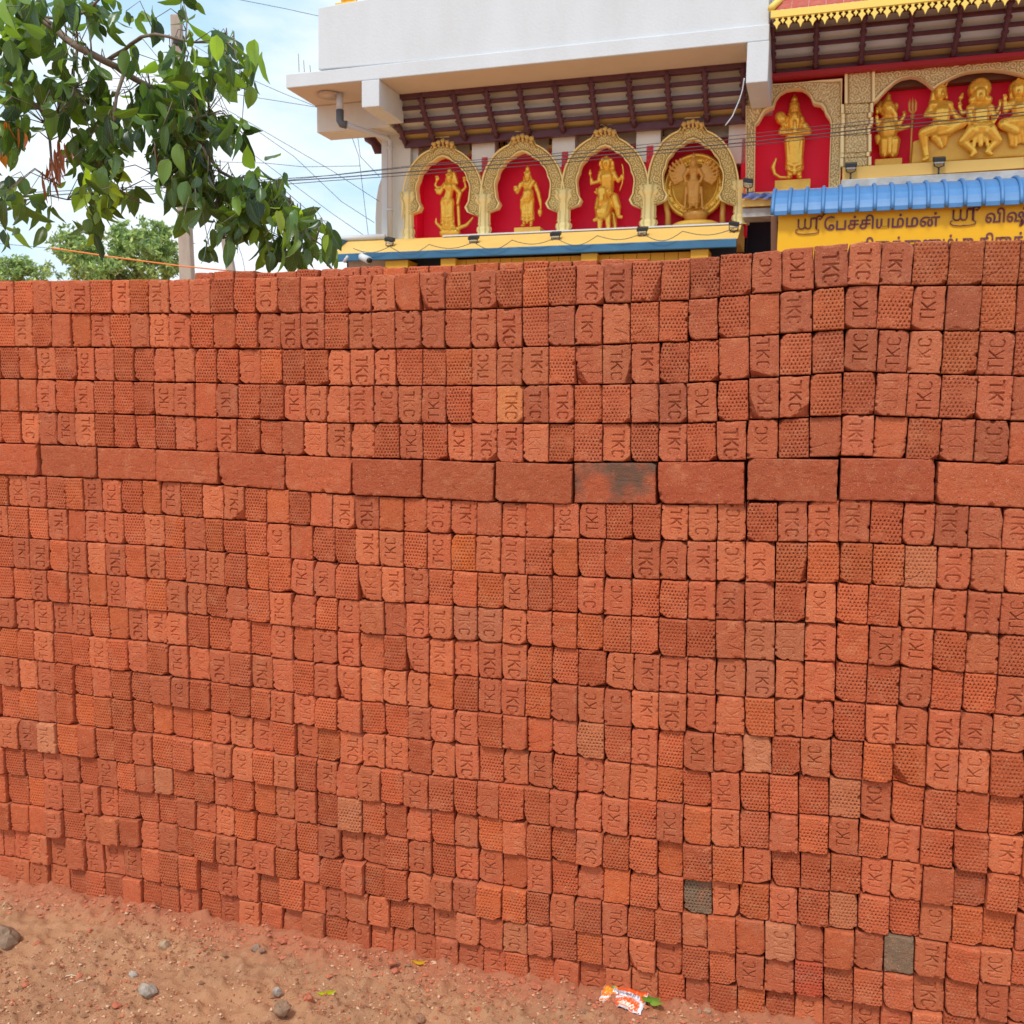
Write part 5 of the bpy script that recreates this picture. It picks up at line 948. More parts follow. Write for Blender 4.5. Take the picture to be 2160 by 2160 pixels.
# ---- floodlights on the ledges
FL = [(822, 509, 1, 'floodlight on the yellow ledge beside the drain pipe'), (999, 505, 0, 'floodlight below the pillar between the first two niches'), (1172, 497, 0, 'floodlight below the pillar between the second and third niches'), (1355, 487, 0, 'floodlight below the pillar between the third and fourth niches'), (1548, 476, 1, 'floodlight at the right end of the long yellow ledge'),
      (1578, 385, 1, 'floodlight at the foot of the narrow carved arch'), (1795, 352, 0, 'floodlight in front of the carved pilaster'), (1981, 340, 0, 'floodlight in front of the seated god statue')]
for x, y, tw, lab in FL:
    d = -.62 if x < 1560 else DR - .22
    t = fthing('floodlight', 'small black ' + lab, 'floodlight', x, y, d, 'floodlights along the ledges'); X0, Z0 = FAC.at(x, y, d)
    hd = MB(); c_, s_ = math.cos(.5 * tw), math.sin(.5 * tw)
    q = [(-.075, -.04, -.015), (.075, -.04, -.015), (.075, .05, .02), (-.075, .05, .02)]; V = [(X0 + a * c_, d + b + a * s_ * .3, Z0 + c + a * s_ * -.35) for a, b, c in q]; V += [(a, b, c + .05) for a, b, c in V]
    hd.add(V, [(0, 3, 2, 1), (4, 5, 6, 7), (0, 1, 5, 4), (1, 2, 6, 5), (2, 3, 7, 6), (3, 0, 4, 7)]); hd_ = part(hd, 'head', m_black, t, bevel=.004)
    gl = MB(); gl.box((X0 - .06, d - .03, Z0 - .028), (X0 + .06, d + .04, Z0 - .018)); part(gl, 'lens', m_glass, t, hd_)
    ar = MB(); ar.tube([(X0 - .06, d, Z0 - .0), (X0 - .055, d - .01, Z0 - .06), (X0, d, Z0 - .08), (X0 + .055, d - .01, Z0 - .06), (X0 + .06, d, Z0)], .008, 5); ar.tube([(X0, d, Z0 - .08), (X0 + .04 * (x < 1560), d - .03, Z0 - .19)], .012, 6); part(ar, 'bracket', m_black, t)
# loose cables drooping over the ledge
cb = MB(); xs_ = [745, 822, 905, 999, 1080, 1172, 1260, 1355, 1440, 1548]
for a, b in zip(xs_, xs_[1:]):
    ya, yb2 = lin_y((745, 512), (1548, 470), a), lin_y((745, 512), (1548, 470), b); P = []
    for i in range(9): u = i / 8; P.append(FAC.v(a + (b - a) * u, ya + (yb2 - ya) * u + 12 + 18 * math.sin(math.pi * u) * (1 if xs_.index(a) % 2 else .6), -.93))
    cb.tube(P, .005, 4)
t = fthing('cable', 'thin dark cable drooping between the floodlights over the yellow ledge', 'cable', 745, 524, -.93); part(cb, 'cable_run', m_dpipe, t)
# cameras under the beam
t = fthing('security_camera', 'white security camera hanging under the left end of the blue beam', 'camera', 770, 545, -.95); cm_ = MB(); a, b = FAC.v(762, 541, -1.0), FAC.v(778, 549, -1.1); cm_.tube([a, b], [.05, .055], 12); part(cm_, 'housing', m_white, t); cm_ = MB(); cm_.tube([b, FAC.v(781, 550, -1.12)], [.04, .035], 12); part(cm_, 'lens', m_black, t); cm_ = MB(); cm_.tube([FAC.v(764, 541, -.95), FAC.v(764, 530, -.9)], .015, 6); part(cm_, 'bracket', m_white, t)
t = fthing('bracket_lamp', 'small grey lamp tube hanging at the very left end of the blue beam', 'lamp', 728, 548, -.95); cm_ = MB(); cm_.tube([FAC.v(734, 540, -1.0), FAC.v(725, 553, -1.0)], .022, 8); part(cm_, 'tube', m_pvc, t)

# ------------------------------------------------------------------ the broad leaved tree reaching in from the left
def leaf_mat(src):
    m = bpy.data.materials.new('leaf_' + src.lower()); m.use_nodes = True; nt = m.node_tree; L = nt.links.new; p = nt.nodes['Principled BSDF']
    p.inputs['Roughness'].default_value = .30; p.inputs['Specular IOR Level'].default_value = .6
    a = N(nt, 'ShaderNodeAttribute', attribute_name='tint', attribute_type=src); uv = N(nt, 'ShaderNodeUVMap', uv_map='uv'); sx = N(nt, 'ShaderNodeSeparateXYZ'); L(uv.outputs[0], sx.inputs[0])
    def M(op, x, y=None):
        n = N(nt, 'ShaderNodeMath', operation=op)
        for i, v in enumerate((x, y)):
            if v is None: continue
            if isinstance(v, (int, float)): n.inputs[i].default_value = v
            else: L(v, n.inputs[i])
        return n.outputs[0]
    au = M('ABSOLUTE', sx.outputs[0]); mid = M('LESS_THAN', au, .035); side = M('LESS_THAN', M('FRACT', M('MULTIPLY', M('SUBTRACT', sx.outputs[1], M('MULTIPLY', au, .35)), 7.0)), .10)
    vein = M('MINIMUM', M('ADD', mid, M('MULTIPLY', side, .6)), 1)
    q = N(nt, 'ShaderNodeMix', data_type='RGBA'); L(M('MULTIPLY', vein, .45), q.inputs['Factor']); L(a.outputs['Color'], q.inputs['A']); q.inputs['B'].default_value = (.24, .36, .12, 1)
    L(q.outputs['Result'], p.inputs['Base Color']); b = N(nt, 'ShaderNodeBump'); b.inputs['Strength'].default_value = .5; b.inputs['Distance'].default_value = .002; L(M('SUBTRACT', 1, vein), b.inputs['Height']); L(b.outputs[0], p.inputs['Normal'])
    t = N(nt, 'ShaderNodeBsdfTranslucent'); mt = N(nt, 'ShaderNodeMix', data_type='RGBA', blend_type='MULTIPLY'); mt.inputs['Factor'].default_value = 1; L(q.outputs['Result'], mt.inputs['A']); mt.inputs['B'].default_value = (1.9, 1.8, .7, 1)
    L(mt.outputs['Result'], t.inputs['Color']); ms_ = N(nt, 'ShaderNodeMixShader'); ms_.inputs[0].default_value = .42; L(p.outputs[0], ms_.inputs[1]); L(t.outputs[0], ms_.inputs[2]); L(ms_.outputs[0], nt.nodes['Material Output'].inputs[0])
    return m
m_leafO, m_leafG = leaf_mat('OBJECT'), leaf_mat('GEOMETRY')
m_bark = mat('grey_brown_bark', (.24, .18, .13), .9, var=.7, vscale=25, col2=(.12, .09, .07), bump=.6, bscale=60)
def leaf_geo(seed):
    r = np.random.RandomState(seed); n = 8; fold = r.uniform(.12, .5); curl = r.uniform(-.2, 1.0); wd = r.uniform(.20, .30); V = []; U = []
    for i in range(n + 1):
        v = i / n; w_ = wd * (math.sin(math.pi * min(1, v ** .72 * 1.0)) ** .72 if 0 < v < 1 else .0); w_ = max(w_, .006)
        if v > .8: w_ *= .35 + .65 * (1 - v) / .2
        y = math.sin(v * curl * 1.8) / 1.8 / max(.001, abs(curl)) * abs(curl) if abs(curl) > .01 else 0
        z = -v; yy = curl * v * v * .35
        for k in (-1, -.5, 0, .5, 1):
            V.append((k * w_, yy - abs(k) * w_ * fold + .02 * math.sin(v * 9 + k * 3 + seed) * abs(k), z)); U.append((k, v))
    Q = [(i * 5 + k, i * 5 + k + 1, (i + 1) * 5 + k + 1, (i + 1) * 5 + k) for i in range(n) for k in range(4)]
    return np.array(V), np.array(Q), np.array(U)
LG_ = [leaf_geo(s) for s in range(7)]
LM_ = [np_mesh('leaf', g[0], g[1], [m_leafO], smooth=np.ones(len(g[1]), bool), uv=g[2]) for g in LG_]
q_ = 720 / 1932
LIMBS = [([(-500, -60), (-200, 0), (0, 45), (150, 75), (300, 150), (440, 270), (600, 350), (700, 410), (850, 490), (950, 600), (1030, 660)], 15, 8),
         ([(600, 350), (700, 280), (800, 210), (950, 205), (1100, 235), (1290, 245)], 7, 3), ([(-500, 250), (-200, 330), (0, 410), (100, 500), (230, 620), (250, 700), (290, 900), (340, 1050)], 10, 3),
         ([(1030, 660), (1170, 650), (1190, 610)], 5, 2), ([(1030, 660), (1150, 830), (1250, 970), (1400, 1080), (1560, 1200), (1700, 1300), (1860, 1420)], 7, 2), ([(1010, 640), (1080, 900), (1100, 1100)], 5, 2),
         ([(700, 410), (640, 700), (560, 950), (520, 1200)], 6, 2), ([(-300, 900), (0, 1100), (200, 1105), (380, 1130)], 5, 2), ([(150, 75), (330, 110), (430, 210)], 6, 3), ([(300, 150), (500, 60), (620, -60)], 6, 3), ([(230, 620), (330, 640), (390, 610)], 4, 2),
         ([(1050, 235), (1060, 120), (1040, 20)], 3, 1.5), ([(440, 270), (420, 500), (360, 700)], 5, 2), ([(950, 600), (880, 800), (900, 1000)], 5, 2), ([(1150, 830), (1200, 1000), (1260, 1350)], 4, 2), ([(1290, 245), (1380, 330), (1400, 520)], 3, 1.5), ([(560, 950), (680, 1080), (800, 1150)], 4, 1.5)]
DT = 3.75
tr = empty('leafy_tree', (0, 0, 0)); T0 = world_at(-420, 900, 4.2); tr.location = (T0.x, T0.y, 0)
tag(tr, 'broad leaved green tree reaching over the stack from the left with drooping branches', 'tree')
TI = Matrix.Translation(tr.location).inverted()
def tl(v): return TI @ v
mbk = MB(); mbk.tube([(0, 0, -.05), (.05, 0, 1.2), (-.02, .05, 2.4), (.10, -.05, 3.3), (.2, -.1, 4.0)], [.17, .14, .125, .11, .07], 12); mbk.build('trunk', m_bark, tr)
limb_pts = []
for li, (P, r0, r1) in enumerate(LIMBS):
    rg_ = random.Random(li); n = len(P); W = []
    for k, (x, y) in enumerate(P): W.append(world_at(x * q_, y * q_, DT + .12 * math.sin(li * 1.7 + k * .9)))
    if li in (0, 2): W = [Vector((T0.x + .1, T0.y - .05, 3.2 if li == 0 else 2.7))] + W; n += 1
    fine = []
    for a, b in zip(W, W[1:]):
        for u in (0, .5): fine.append(a.lerp(b, u) + Vector((rg_.uniform(-1, 1), rg_.uniform(-1, 1), rg_.uniform(-1, 1))) * .008 * (1 if u else .3))
    fine.append(W[-1]); rr = [(r0 + (r1 - r0) * i / (len(fine) - 1)) * DT / F * .62 for i in range(len(fine))]
    m_ = MB(); m_.tube([tl(v) for v in fine], rr, 8); m_.build('branch', m_bark, tr); limb_pts += fine[(2 if li in (0, 2) else 0):]
CL = [(80,50,160,70,22),(330,40,180,60,22),(540,40,140,60,15),(60,260,120,160,32),(240,200,130,90,16),(550,140,130,80,15),(740,110,100,60,7),(860,110,40,50,4),(1080,60,90,90,6),(740,330,70,70,4),(420,340,150,120,13),(100,480,130,160,32),(330,560,160,160,32),(80,760,110,180,34),(480,480,150,120,24),(560,640,130,150,34),(640,800,110,170,34),(500,900,140,180,44),(560,1100,120,160,42),(540,1280,70,110,16),(700,1110,110,70,12),(80,1150,100,160,20),(260,1150,110,90,8),(60,1330,60,50,5),(260,1300,40,40,2),(820,560,120,110,24),(760,700,90,110,16),(1000,340,170,130,26),(1250,250,110,90,15),(1230,430,130,130,26),(1400,330,110,100,7),(1370,470,70,100,7),(1050,520,150,110,28),(980,720,150,140,54),(1150,760,140,140,52),(1320,760,90,120,20),(950,900,130,150,48),(1100,950,130,120,42),(950,1080,70,80,12),(1080,1130,90,140,26),(1200,1080,120,120,36),(1050,1280,40,50,5),(1330,1130,120,120,36),(1170,1420,50,80,6),(1260,1330,70,110,14),(1400,1250,130,120,46),(1530,1130,110,90,30),(1440,1010,60,60,8),(1590,1030,50,40,4),(1510,940,20,40,1),(1620,1260,110,110,38),(1750,1280,80,80,18),(1540,1420,90,90,20),(1700,1420,110,80,24),(1850,1330,40,50,6),(1860,1450,60,50,8),(-150,300,150,300,30),(-150,900,150,300,30),(1450,500,50,60,2)]
GREENS = [(68, 90, 34), (56, 78, 36), (46, 68, 34), (80, 104, 38), (42, 62, 38), (88, 112, 46), (62, 86, 46)]
leaves = []; rL = np.random.RandomState(12); twl = MB()
for ci, (cx, cy, rx, ry, n) in enumerate(CL):
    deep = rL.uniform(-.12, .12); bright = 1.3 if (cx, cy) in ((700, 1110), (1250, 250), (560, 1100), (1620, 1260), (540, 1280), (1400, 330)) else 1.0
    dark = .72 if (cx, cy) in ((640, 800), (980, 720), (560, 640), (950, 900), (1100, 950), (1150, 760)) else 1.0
    for k in range(int(n * 1.25)):
        a = rL.uniform(0, 2 * math.pi); rad = math.sqrt(rL.uniform(0, 1)); x = cx + .80 * rx * rad * math.cos(a); y = cy + .84 * ry * rad * math.sin(a) - 40
        if y < 60 and cx > 900 and False: continue
        p = world_at(x * q_, y * q_, DT + deep + rL.normal(0, .16)); size = .098 * rL.choice([.5, .65, .8, .95, 1.1])
        droop = R(abs(rL.normal(0, 28))) if rL.rand() < .72 else R(rL.uniform(40, 115)); az = rL.uniform(0, 2 * math.pi); tw = rL.uniform(0, 2 * math.pi)
        M = Matrix.Translation(p) @ Matrix.Rotation(az, 4, 'Z') @ Matrix.Rotation(droop, 4, 'X') @ Matrix.Rotation(tw if droop < .5 else rL.normal(0, .6), 4, 'Z') @ Matrix.Scale(size, 4)
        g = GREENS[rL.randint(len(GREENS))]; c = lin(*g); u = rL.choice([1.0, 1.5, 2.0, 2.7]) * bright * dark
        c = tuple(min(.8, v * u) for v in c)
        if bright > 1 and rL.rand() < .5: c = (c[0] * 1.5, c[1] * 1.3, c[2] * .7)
        if cx < 300 and 650 < cy < 800 and rL.rand() < .05: c = lin(190, 110, 30)
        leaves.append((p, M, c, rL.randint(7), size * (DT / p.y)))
        if rL.rand() < .22:
            b = min(limb_pts, key=lambda v: (v - p).length_squared)
            if (b - p).length < .6:
                mid = b.lerp(p, .5) + Vector((0, 0, .03 + .05 * rL.rand())); twl.tube([tl(b), tl(mid), tl(p)], [.0026, .0018, .0012], 4)
twl.build('twigs', m_bark, tr)['kind'] = 'stuff'
# withered leaves hanging on the left
rW = np.random.RandomState(3)
for (cx, cy, n) in ((300, 930, 12), (340, 860, 8), (270, 990, 6), (30, 720, 3), (100, 720, 2), (350, 780, 3)):
    for k in range(n):
        p = world_at((cx + rW.normal(0, 22)) * q_, (cy + rW.normal(0, 40)) * q_, DT - .1 + rW.normal(0, .04)); M = Matrix.Translation(p) @ Matrix.Rotation(rW.uniform(0, 6.3), 4, 'Z') @ Matrix.Rotation(R(rW.normal(0, 15)), 4, 'X') @ Matrix.Diagonal((.022, .06, .06 * rW.uniform(.8, 1.6), 1))
        leaves.append((p, M, lin(150, 84, 56) if cx > 200 else lin(196, 104, 22), rW.randint(7), .2))
leaves.sort(key=lambda t: -t[4])
vis = [t for t in leaves if 0 < (t[0] - Vector((0, 0, CH))).dot(CR) / (t[0] - Vector((0, 0, CH))).dot(FW) * F + 1080]
idv = set(id(t) for t in vis[:290]); bV, bQ, bT, bU, nb_ = [], [], [], [], 0
for t in leaves:
    p, M, c, g, _ = t
    if id(t) in idv:
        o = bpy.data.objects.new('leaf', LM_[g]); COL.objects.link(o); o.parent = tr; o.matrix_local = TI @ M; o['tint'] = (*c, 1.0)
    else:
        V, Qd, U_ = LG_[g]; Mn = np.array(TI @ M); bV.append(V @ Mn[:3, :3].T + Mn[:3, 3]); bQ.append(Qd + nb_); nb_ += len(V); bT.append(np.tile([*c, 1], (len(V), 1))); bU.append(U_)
fo = link('foliage', np_mesh('foliage', np.concatenate(bV), np.concatenate(bQ), [m_leafG], smooth=np.ones(sum(len(x) for x in bQ), bool), tint=np.concatenate(bT), uv=np.concatenate(bU)), tr); fo['kind'] = 'stuff'

# ------------------------------------------------------------------ far trees behind the stack
m_farl = mat('far_foliage', (1, 1, 1), .7, tint='GEOMETRY', trans=.3)
def far_tree(name, label, px, py_top, py_base, dist, rx_px, blobs, seed, n=6000, leaf=.085, group=None):
    r = np.random.RandomState(seed); base = world_at(px, py_base, dist); base.z = 0; t = empty(name, base); tag(t, label, 'tree', group)
    V, T = [], []
    for (bx, by, bw, bh, dd, num) in blobs:
        c = world_at(bx, by, dist + dd) - base; sx_, sz_ = bw * dist / F, bh * dist / F
        num = int(num * n / 1000)
        sub = [(r.normal(0, .48, 3)) for _ in range(70)]
        for k in range(num):
            s0 = sub[r.randint(70)]; d = s0 + r.normal(0, .085, 3); 
            if np.linalg.norm(d) > 1.5: continue
            pos = np.array([c.x + d[0] * sx_, c.y + d[1] * sx_ * .8, c.z + d[2] * sz_]); a, b = r.normal(0, 1, 3), r.normal(0, 1, 3); a /= np.linalg.norm(a); b -= a * (a @ b); b /= np.linalg.norm(b); sz = leaf * r.uniform(.5, 1.2)
            V += [pos - a * sz, pos + b * sz * .35, pos + a * sz, pos - b * sz * .35]
            g = [(120, 138, 76), (104, 124, 70), (88, 106, 62), (140, 152, 90), (94, 112, 74)][r.randint(5)]; cc = np.array(lin(*g)) * (1.7 + .9 * r.rand()); T += [[*cc, 1]] * 4
    V = np.array(V); Q = np.arange(len(V)).reshape(-1, 4)
    o = link('crown', np_mesh('crown', V, Q, [m_farl], smooth=np.zeros(len(Q), bool), tint=np.array(T)), t); o['kind'] = 'stuff'
    m_ = MB(); h = (blobs[0][1]); top = world_at(blobs[0][0], blobs[0][1], dist) - base
    m_.tube([(0, 0, -.1), (.1, 0, top.z * .4), tuple(top)], [.22, .16, .06], 8)
    for k in range(5):
        a = (Vector(top) * (.45 + .08 * k)); e = world_at(blobs[0][0] + (k - 2) * rx_px * .3, blobs[0][1] - 10 * (k % 3), dist + (k % 2)) - base; m_.tube([tuple(a), tuple(a.lerp(e, .5) + Vector((0, 0, .3))), tuple(e)], [.09, .05, .02], 6)
    m_.build('trunk', m_bark, t)
far_tree('feathery_tree', 'feathery light green tree far behind the stack, left of the concrete pole', 250, 470, 900, 24, 130, [(250, 560, 95, 60, 0, 900), (175, 540, 60, 55, .5, 380), (330, 535, 55, 55, -.4, 420), (280, 500, 55, 32, .3, 260), (150, 500, 28, 26, .3, 80), (345, 490, 26, 22, 0, 90)], 4)
far_tree('small_far_tree', 'low light green tree far behind the left end of the stack', 40, 540, 900, 30, 70, [(45, 580, 65, 30, 0, 420), (-30, 575, 60, 36, .4, 300), (36, 556, 30, 16, 0, 90)], 9)

# ------------------------------------------------------------------ poles and wires
m_pole = mat('old_concrete_pole', (.46, .38, .31), .9, var=.6, vscale=6, col2=(.27, .21, .17), bump=.3, streak=(1, 1, .3)); m_wire = mat('black_wire', (.045, .045, .05), .6); m_steel = mat('dark_steel', (.06, .035, .04), .6); m_porc = mat('insulator', (.05, .045, .05), .3)
def utility_pole(name, label, x0, y0, x1, y1, dist, wpx, group):
    a = world_at(x0, y0, dist); b = world_at(x1, y1, dist); k = (b.z - 0) / (a.z - b.z); base = b + (b - a) * k; w_ = wpx * dist / F / 2
    t = empty(name, base); tag(t, label, 'pole', group); m_ = MB(); top = a - base; V = []
    for z_, s in ((0, 1.25), (.999, .78)):
        p = Vector((0, 0, 0)).lerp(top, z_); V += [(p.x - w_ * s, p.y - w_ * s, p.z), (p.x + w_ * s, p.y - w_ * s, p.z), (p.x + w_ * s, p.y + w_ * s, p.z), (p.x - w_ * s, p.y + w_ * s, p.z)]
    m_.add(V, [(0, 3, 2, 1), (4, 5, 6, 7), (0, 1, 5, 4), (1, 2, 6, 5), (2, 3, 7, 6), (3, 0, 4, 7)]); m_.build('shaft', m_pole, t, bevel=.02); return t, base, top
t, base, top = utility_pole('utility_pole', 'tall weathered concrete utility pole with a dark steel cross arm behind the leaves', 372, 32, 395, 582, 17, 25, 'utility poles')
def onpole(px, py): return tuple(world_at(px, py, 16.75) - base)
m_ = MB(); a, b = Vector(onpole(343, 160)), Vector(onpole(412, 190)); m_.hexa([a + Vector((0, 0, -.09)), b + Vector((0, 0, -.09)), b + Vector((0, 0, .05)), a + Vector((0, 0, .05))], [a + Vector((0, .1, -.09)), b + Vector((0, .1, -.09)), b + Vector((0, .1, .05)), a + Vector((0, .1, .05))]); m_.build('cross_arm', m_steel, t)
for x, y in ((350, 158), (372, 96), (408, 184), (436, 198)): m_ = MB(); c = onpole(x, y); m_.lathe(c, [(.03, 0), (.06, .03), (.04, .06), (.07, .09), (.03, .14)], 8); m_.build('insulator', m_porc, t)
m_ = MB(); m_.tube([onpole(412, 190), onpole(436, 200)], .02, 6); m_.tube([onpole(385, 92), onpole(398, 112), onpole(392, 135), onpole(380, 140)], .012, 5); m_.build('stay', m_steel, t)
utility_pole('utility_pole', 'shorter leaning concrete pole between the leaves and the temple', 470, 468, 490, 590, 19, 20, 'utility poles')
def wire(label, P, dist, r=.012, m=None, group='overhead wires', name='wire', d2=None):
    """P: image points; dist from the viewer at both ends"""
    W = []
    for i, (x, y) in enumerate(P):
        u = i / (len(P) - 1); W.append(world_at(x, y, dist + ((d2 or dist) - dist) * u))
    o = W[0].copy(); mb = MB(); F_ = []
    for a, b in zip(W, W[1:]):
        for k in range(4): F_.append(a.lerp(b, k / 4) - o)
    F_.append(W[-1] - o); mb.tube(F_, r, 5); ob = mb.build(name, m or m_wire); ob.location = o; tag(ob, label, 'wire', group)
w4 = [[(-60, 412), (150, 402), (354, 391), (600, 377), (700, 370), (870, 352), (1140, 332), (1400, 308), (1600, 289), (1900, 254), (2300, 212)], [(-60, 424), (261, 401), (600, 382), (720, 374), (870, 362), (1160, 338), (1400, 316), (1600, 298), (1900, 264), (2300, 222)],
      [(560, 392), (700, 381), (870, 369), (1160, 346), (1400, 323), (1600, 305), (1900, 271), (2300, 229)], [(480, 388), (600, 381), (720, 367), (900, 346), (1160, 325), (1400, 301), (1600, 281), (1900, 247), (2300, 205)]]
for k, P in enumerate(w4): wire(['upper black wire crossing before the temple niches, running on to the left', 'thick second black wire crossing in front of the temple niches', 'lowest black wire crossing in front of the temple niches', 'thin black wire just above the bundle before the niches'][k], P, 11.0, (.0042, .0060, .0042, .0032)[k], d2=9.2)
ws = [([(498, -2), (600, 18), (700, 40)], 'thin wire high in the sky left of the white parapet'), ([(410, 96), (522, 164), (600, 198), (680, 230)], 'dark wire sloping from the pole top to the cantilevered slab'), ([(440, 190), (535, 205), (680, 228)], 'faint wire just under the sloping dark wire by the slab'), ([(500, 246), (620, 330), (720, 425), (790, 470)], 'long faint wire sloping down across the clouds to the column'),
      ([(430, 205), (520, 255), (700, 360), (800, 425)], 'upper of the long faint wires sloping across the clouds'), ([(430, 250), (560, 345), (700, 450), (780, 505)], 'lowest faint wire sloping down behind the leafy branch tip'), ([(735, 268), (757, 330), (778, 505)], 'nearly upright thin wire beside the temple column'), ([(752, 268), (760, 330), (800, 372)], 'short thin wire below the cantilever'),
      ([(-20, 512), (100, 523), (130, 526)], 'pale thin wire end left of the orange sleeve'), ([(90, 168), (240, 166), (360, 160)], 'upper thin wire running left from the pole cross arm'), ([(90, 186), (240, 190), (360, 184)], 'lower thin wire running left from the pole cross arm'), ([(498, 505), (512, 545), (520, 590)], 'steep stay wire right of the leaning pole'), ([(410, 340), (560, 344), (640, 352), (760, 350)], 'faint level wire above the black bundle left of the column')]
for P, lab in ws: wire(lab, P, 15.5, .0042)
wire('thin orange sleeved wire sagging in front of the far trees', [(108, 523), (250, 544), (380, 561), (480, 571)], 8, .006, mat('orange_sleeve', (.85, .25, .06), .6), None, 'wire')
wire('thin wire from the end of the orange sleeve to the leaning pole', [(380, 561), (480, 571), (560, 576)], 8, .003)
# cable hanging from the slab by the narrow arch
wire('pale cable hanging loosely from the awning corner beside the carved arch', [(1570, 165), (1566, 190), (1560, 210), (1545, 245), (1530, 265)], 12.2, .007, m_pvc)

# ------------------------------------------------------------------ things on the ground
def rock(name, label, px, py, wpx, hpx, col, seed, group=None, flat=.6, rot=0):
    p = on_ground(px, py); dist = p.y; u = dist / F; r = np.random.RandomState(seed)
    import bmesh
    bm = bmesh.new(); bmesh.ops.create_icosphere(bm, subdivisions=3, radius=1); sh = r.rand(3) * 9
    pl_ = [Vector(r.normal(0, 1, 3)).normalized() for _ in range(9)]; pd = [r.uniform(.62, .9) for _ in range(9)]
    for v in bm.verts:
        n = v.co.normalized(); k = 1.0
        for a, b in zip(pl_, pd):
            c = n.dot(a)
            if c > 0: k = min(k, b / max(c, .01))
        k += .22 * (float(vnoise(np.array([n.x * 3 + sh[0]]), np.array([n.y * 3 + n.z * 2 + sh[1]]), seed)[0]) - .5); v.co = n * k
        v.co.x *= wpx / 2 * u; v.co.z *= hpx / 2 * u * 1.15; v.co.y *= wpx / 2 * u * flat * 1.2
    me = bpy.data.meshes.new(name); bm.to_mesh(me); bm.free(); me.materials.append(mat(name + '_surface', col, .85, var=.6, vscale=60, col2=[c * .5 for c in col], bump=.7, bscale=180)); 
    for f in me.polygons: f.use_smooth = False
    o = link(name, me); o.location = p + Vector((0, 0, hpx / 2 * u * .45)); o.rotation_euler = (0, 0, rot); tag(o, label, 'stone', group); return o
rock('stone', 'large rounded brown stone at the very left edge below the stack', 8, 1990, 70, 62, (.30, .19, .12), 4, None, .7)
rock('stone', 'grey angular stone lying on the earth in the lower left', 312, 2096, 44, 34, (.42, .34, .27), 8)
rock('stone', 'small pale stone just above the grey stone', 281, 2061, 20, 20, (.52, .44, .36), 2)
rock('stone', 'small blue grey pebble near the yellow leaf', 585, 2096, 22, 22, (.40, .32, .26), 6)
rock('stone', 'brown clod at the bottom edge left of the yellow leaf', 597, 2134, 44, 34, (.30, .17, .10), 10)
rock('stone', 'pale flat stone half buried in the middle of the earth strip', 346, 1999, 28, 22, (.44, .29, .18), 12)
rock('stone', 'rounded brown pebble of the pair near the foot of the stack', 539, 2004, 22, 18, (.32, .20, .14), 14)
rock('stone', 'smaller right pebble of the pair near the foot of the stack', 553, 2008, 15, 14, (.33, .18, .13), 16)
rock('stone', 'tan pebble against the foot of the bricks at the bottom right', 1492, 2136, 20, 15, (.42, .24, .14), 18)
rock('stone', 'small dark pebble left of the tan pebble at the bottom right', 1476, 2137, 12, 12, (.34, .20, .13), 20)
rock('stone', 'flat red brown lump near the bottom middle', 886, 2152, 30, 18, (.34, .16, .09), 22)
BR = [(826, 2036, 24, 14), (834, 2052, 26, 14), (1130, 2082, 34, 12), (1102, 2072, 24, 16), (650, 2110, 26, 16), (700, 2106, 24, 14), (365, 1962, 14, 10), (78, 1992, 18, 8), (168, 2060, 20, 8), (246, 2122, 26, 8), (52, 2080, 18, 8), (1244, 2100, 12, 10), (596, 1986, 28, 12), (1008, 2134, 28, 12)]
LABB = ['left of the yellow leaf', 'below it', 'near the wrapper', 'left of the wrapper', 'by the grey pebble', 'beside the green yellow leaf', 'bright orange, near the stack', 'at the far left', 'thin, on the open earth', 'at the bottom left', 'left edge', 'touching the wrapper', 'under the bottom course', 'at the bottom middle']
for k, (x, y, w_, h_) in enumerate(BR):
    o = rock('brick_fragment', 'small chip of red brick on the earth, ' + LABB[k], x, y, w_, h_, (.52, .15, .075) if k != 6 else (.7, .27, .12), 31 + 2 * k, 'chips of broken brick', .6, k); o['category'] = 'brick chip'
# grit and gravel too small to count
rG = np.random.RandomState(77); base_v = np.array([(1, 0, 0), (-1, 0, 0), (0, 1, 0), (0, -1, 0), (0, 0, 1), (0, 0, -.5)], float); base_f = np.array([(0, 2, 4), (2, 1, 4), (1, 3, 4), (3, 0, 4), (2, 0, 5), (1, 2, 5), (3, 1, 5), (0, 3, 5)])
gv, gf, gt, nb_ = [], [], [], 0; tot = 55000
gxs, gys = rG.uniform(-1.9, 1.3, tot), rG.uniform(1.8, 3.1, tot); dens = fbm(gxs * 3, gys * 3, 5); hz = ground_h(gxs, gys)
for k in range(tot):
    x, y = gxs[k], gys[k]
    if x * WALL.n.x + y * WALL.n.y > WALL.D - .004 or dens[k] < .28 + .14 * rG.rand(): continue
    s = .0009 + .0055 * rG.rand() ** 6 + .0013 * rG.rand(); v = base_v * (1 + rG.uniform(-.35, .35, (6, 3))) + rG.uniform(-.25, .25, (6, 3)); a = rG.uniform(0, 6.3); c, s_ = math.cos(a), math.sin(a)
    v = np.stack([v[:, 0] * c - v[:, 1] * s_, v[:, 0] * s_ + v[:, 1] * c, v[:, 2] * .7], -1) * s + [x, y, hz[k] + s * .25]
    gv.append(v); gf.append(base_f + nb_); nb_ += 6
    q = rG.rand(); col = lin(*([(196, 146, 112), (172, 118, 86), (206, 164, 130), (160, 96, 66), (186, 104, 72), (136, 94, 70)][min(5, int(q * 6))])); gt.append(np.tile([*col, 1], (6, 1)))
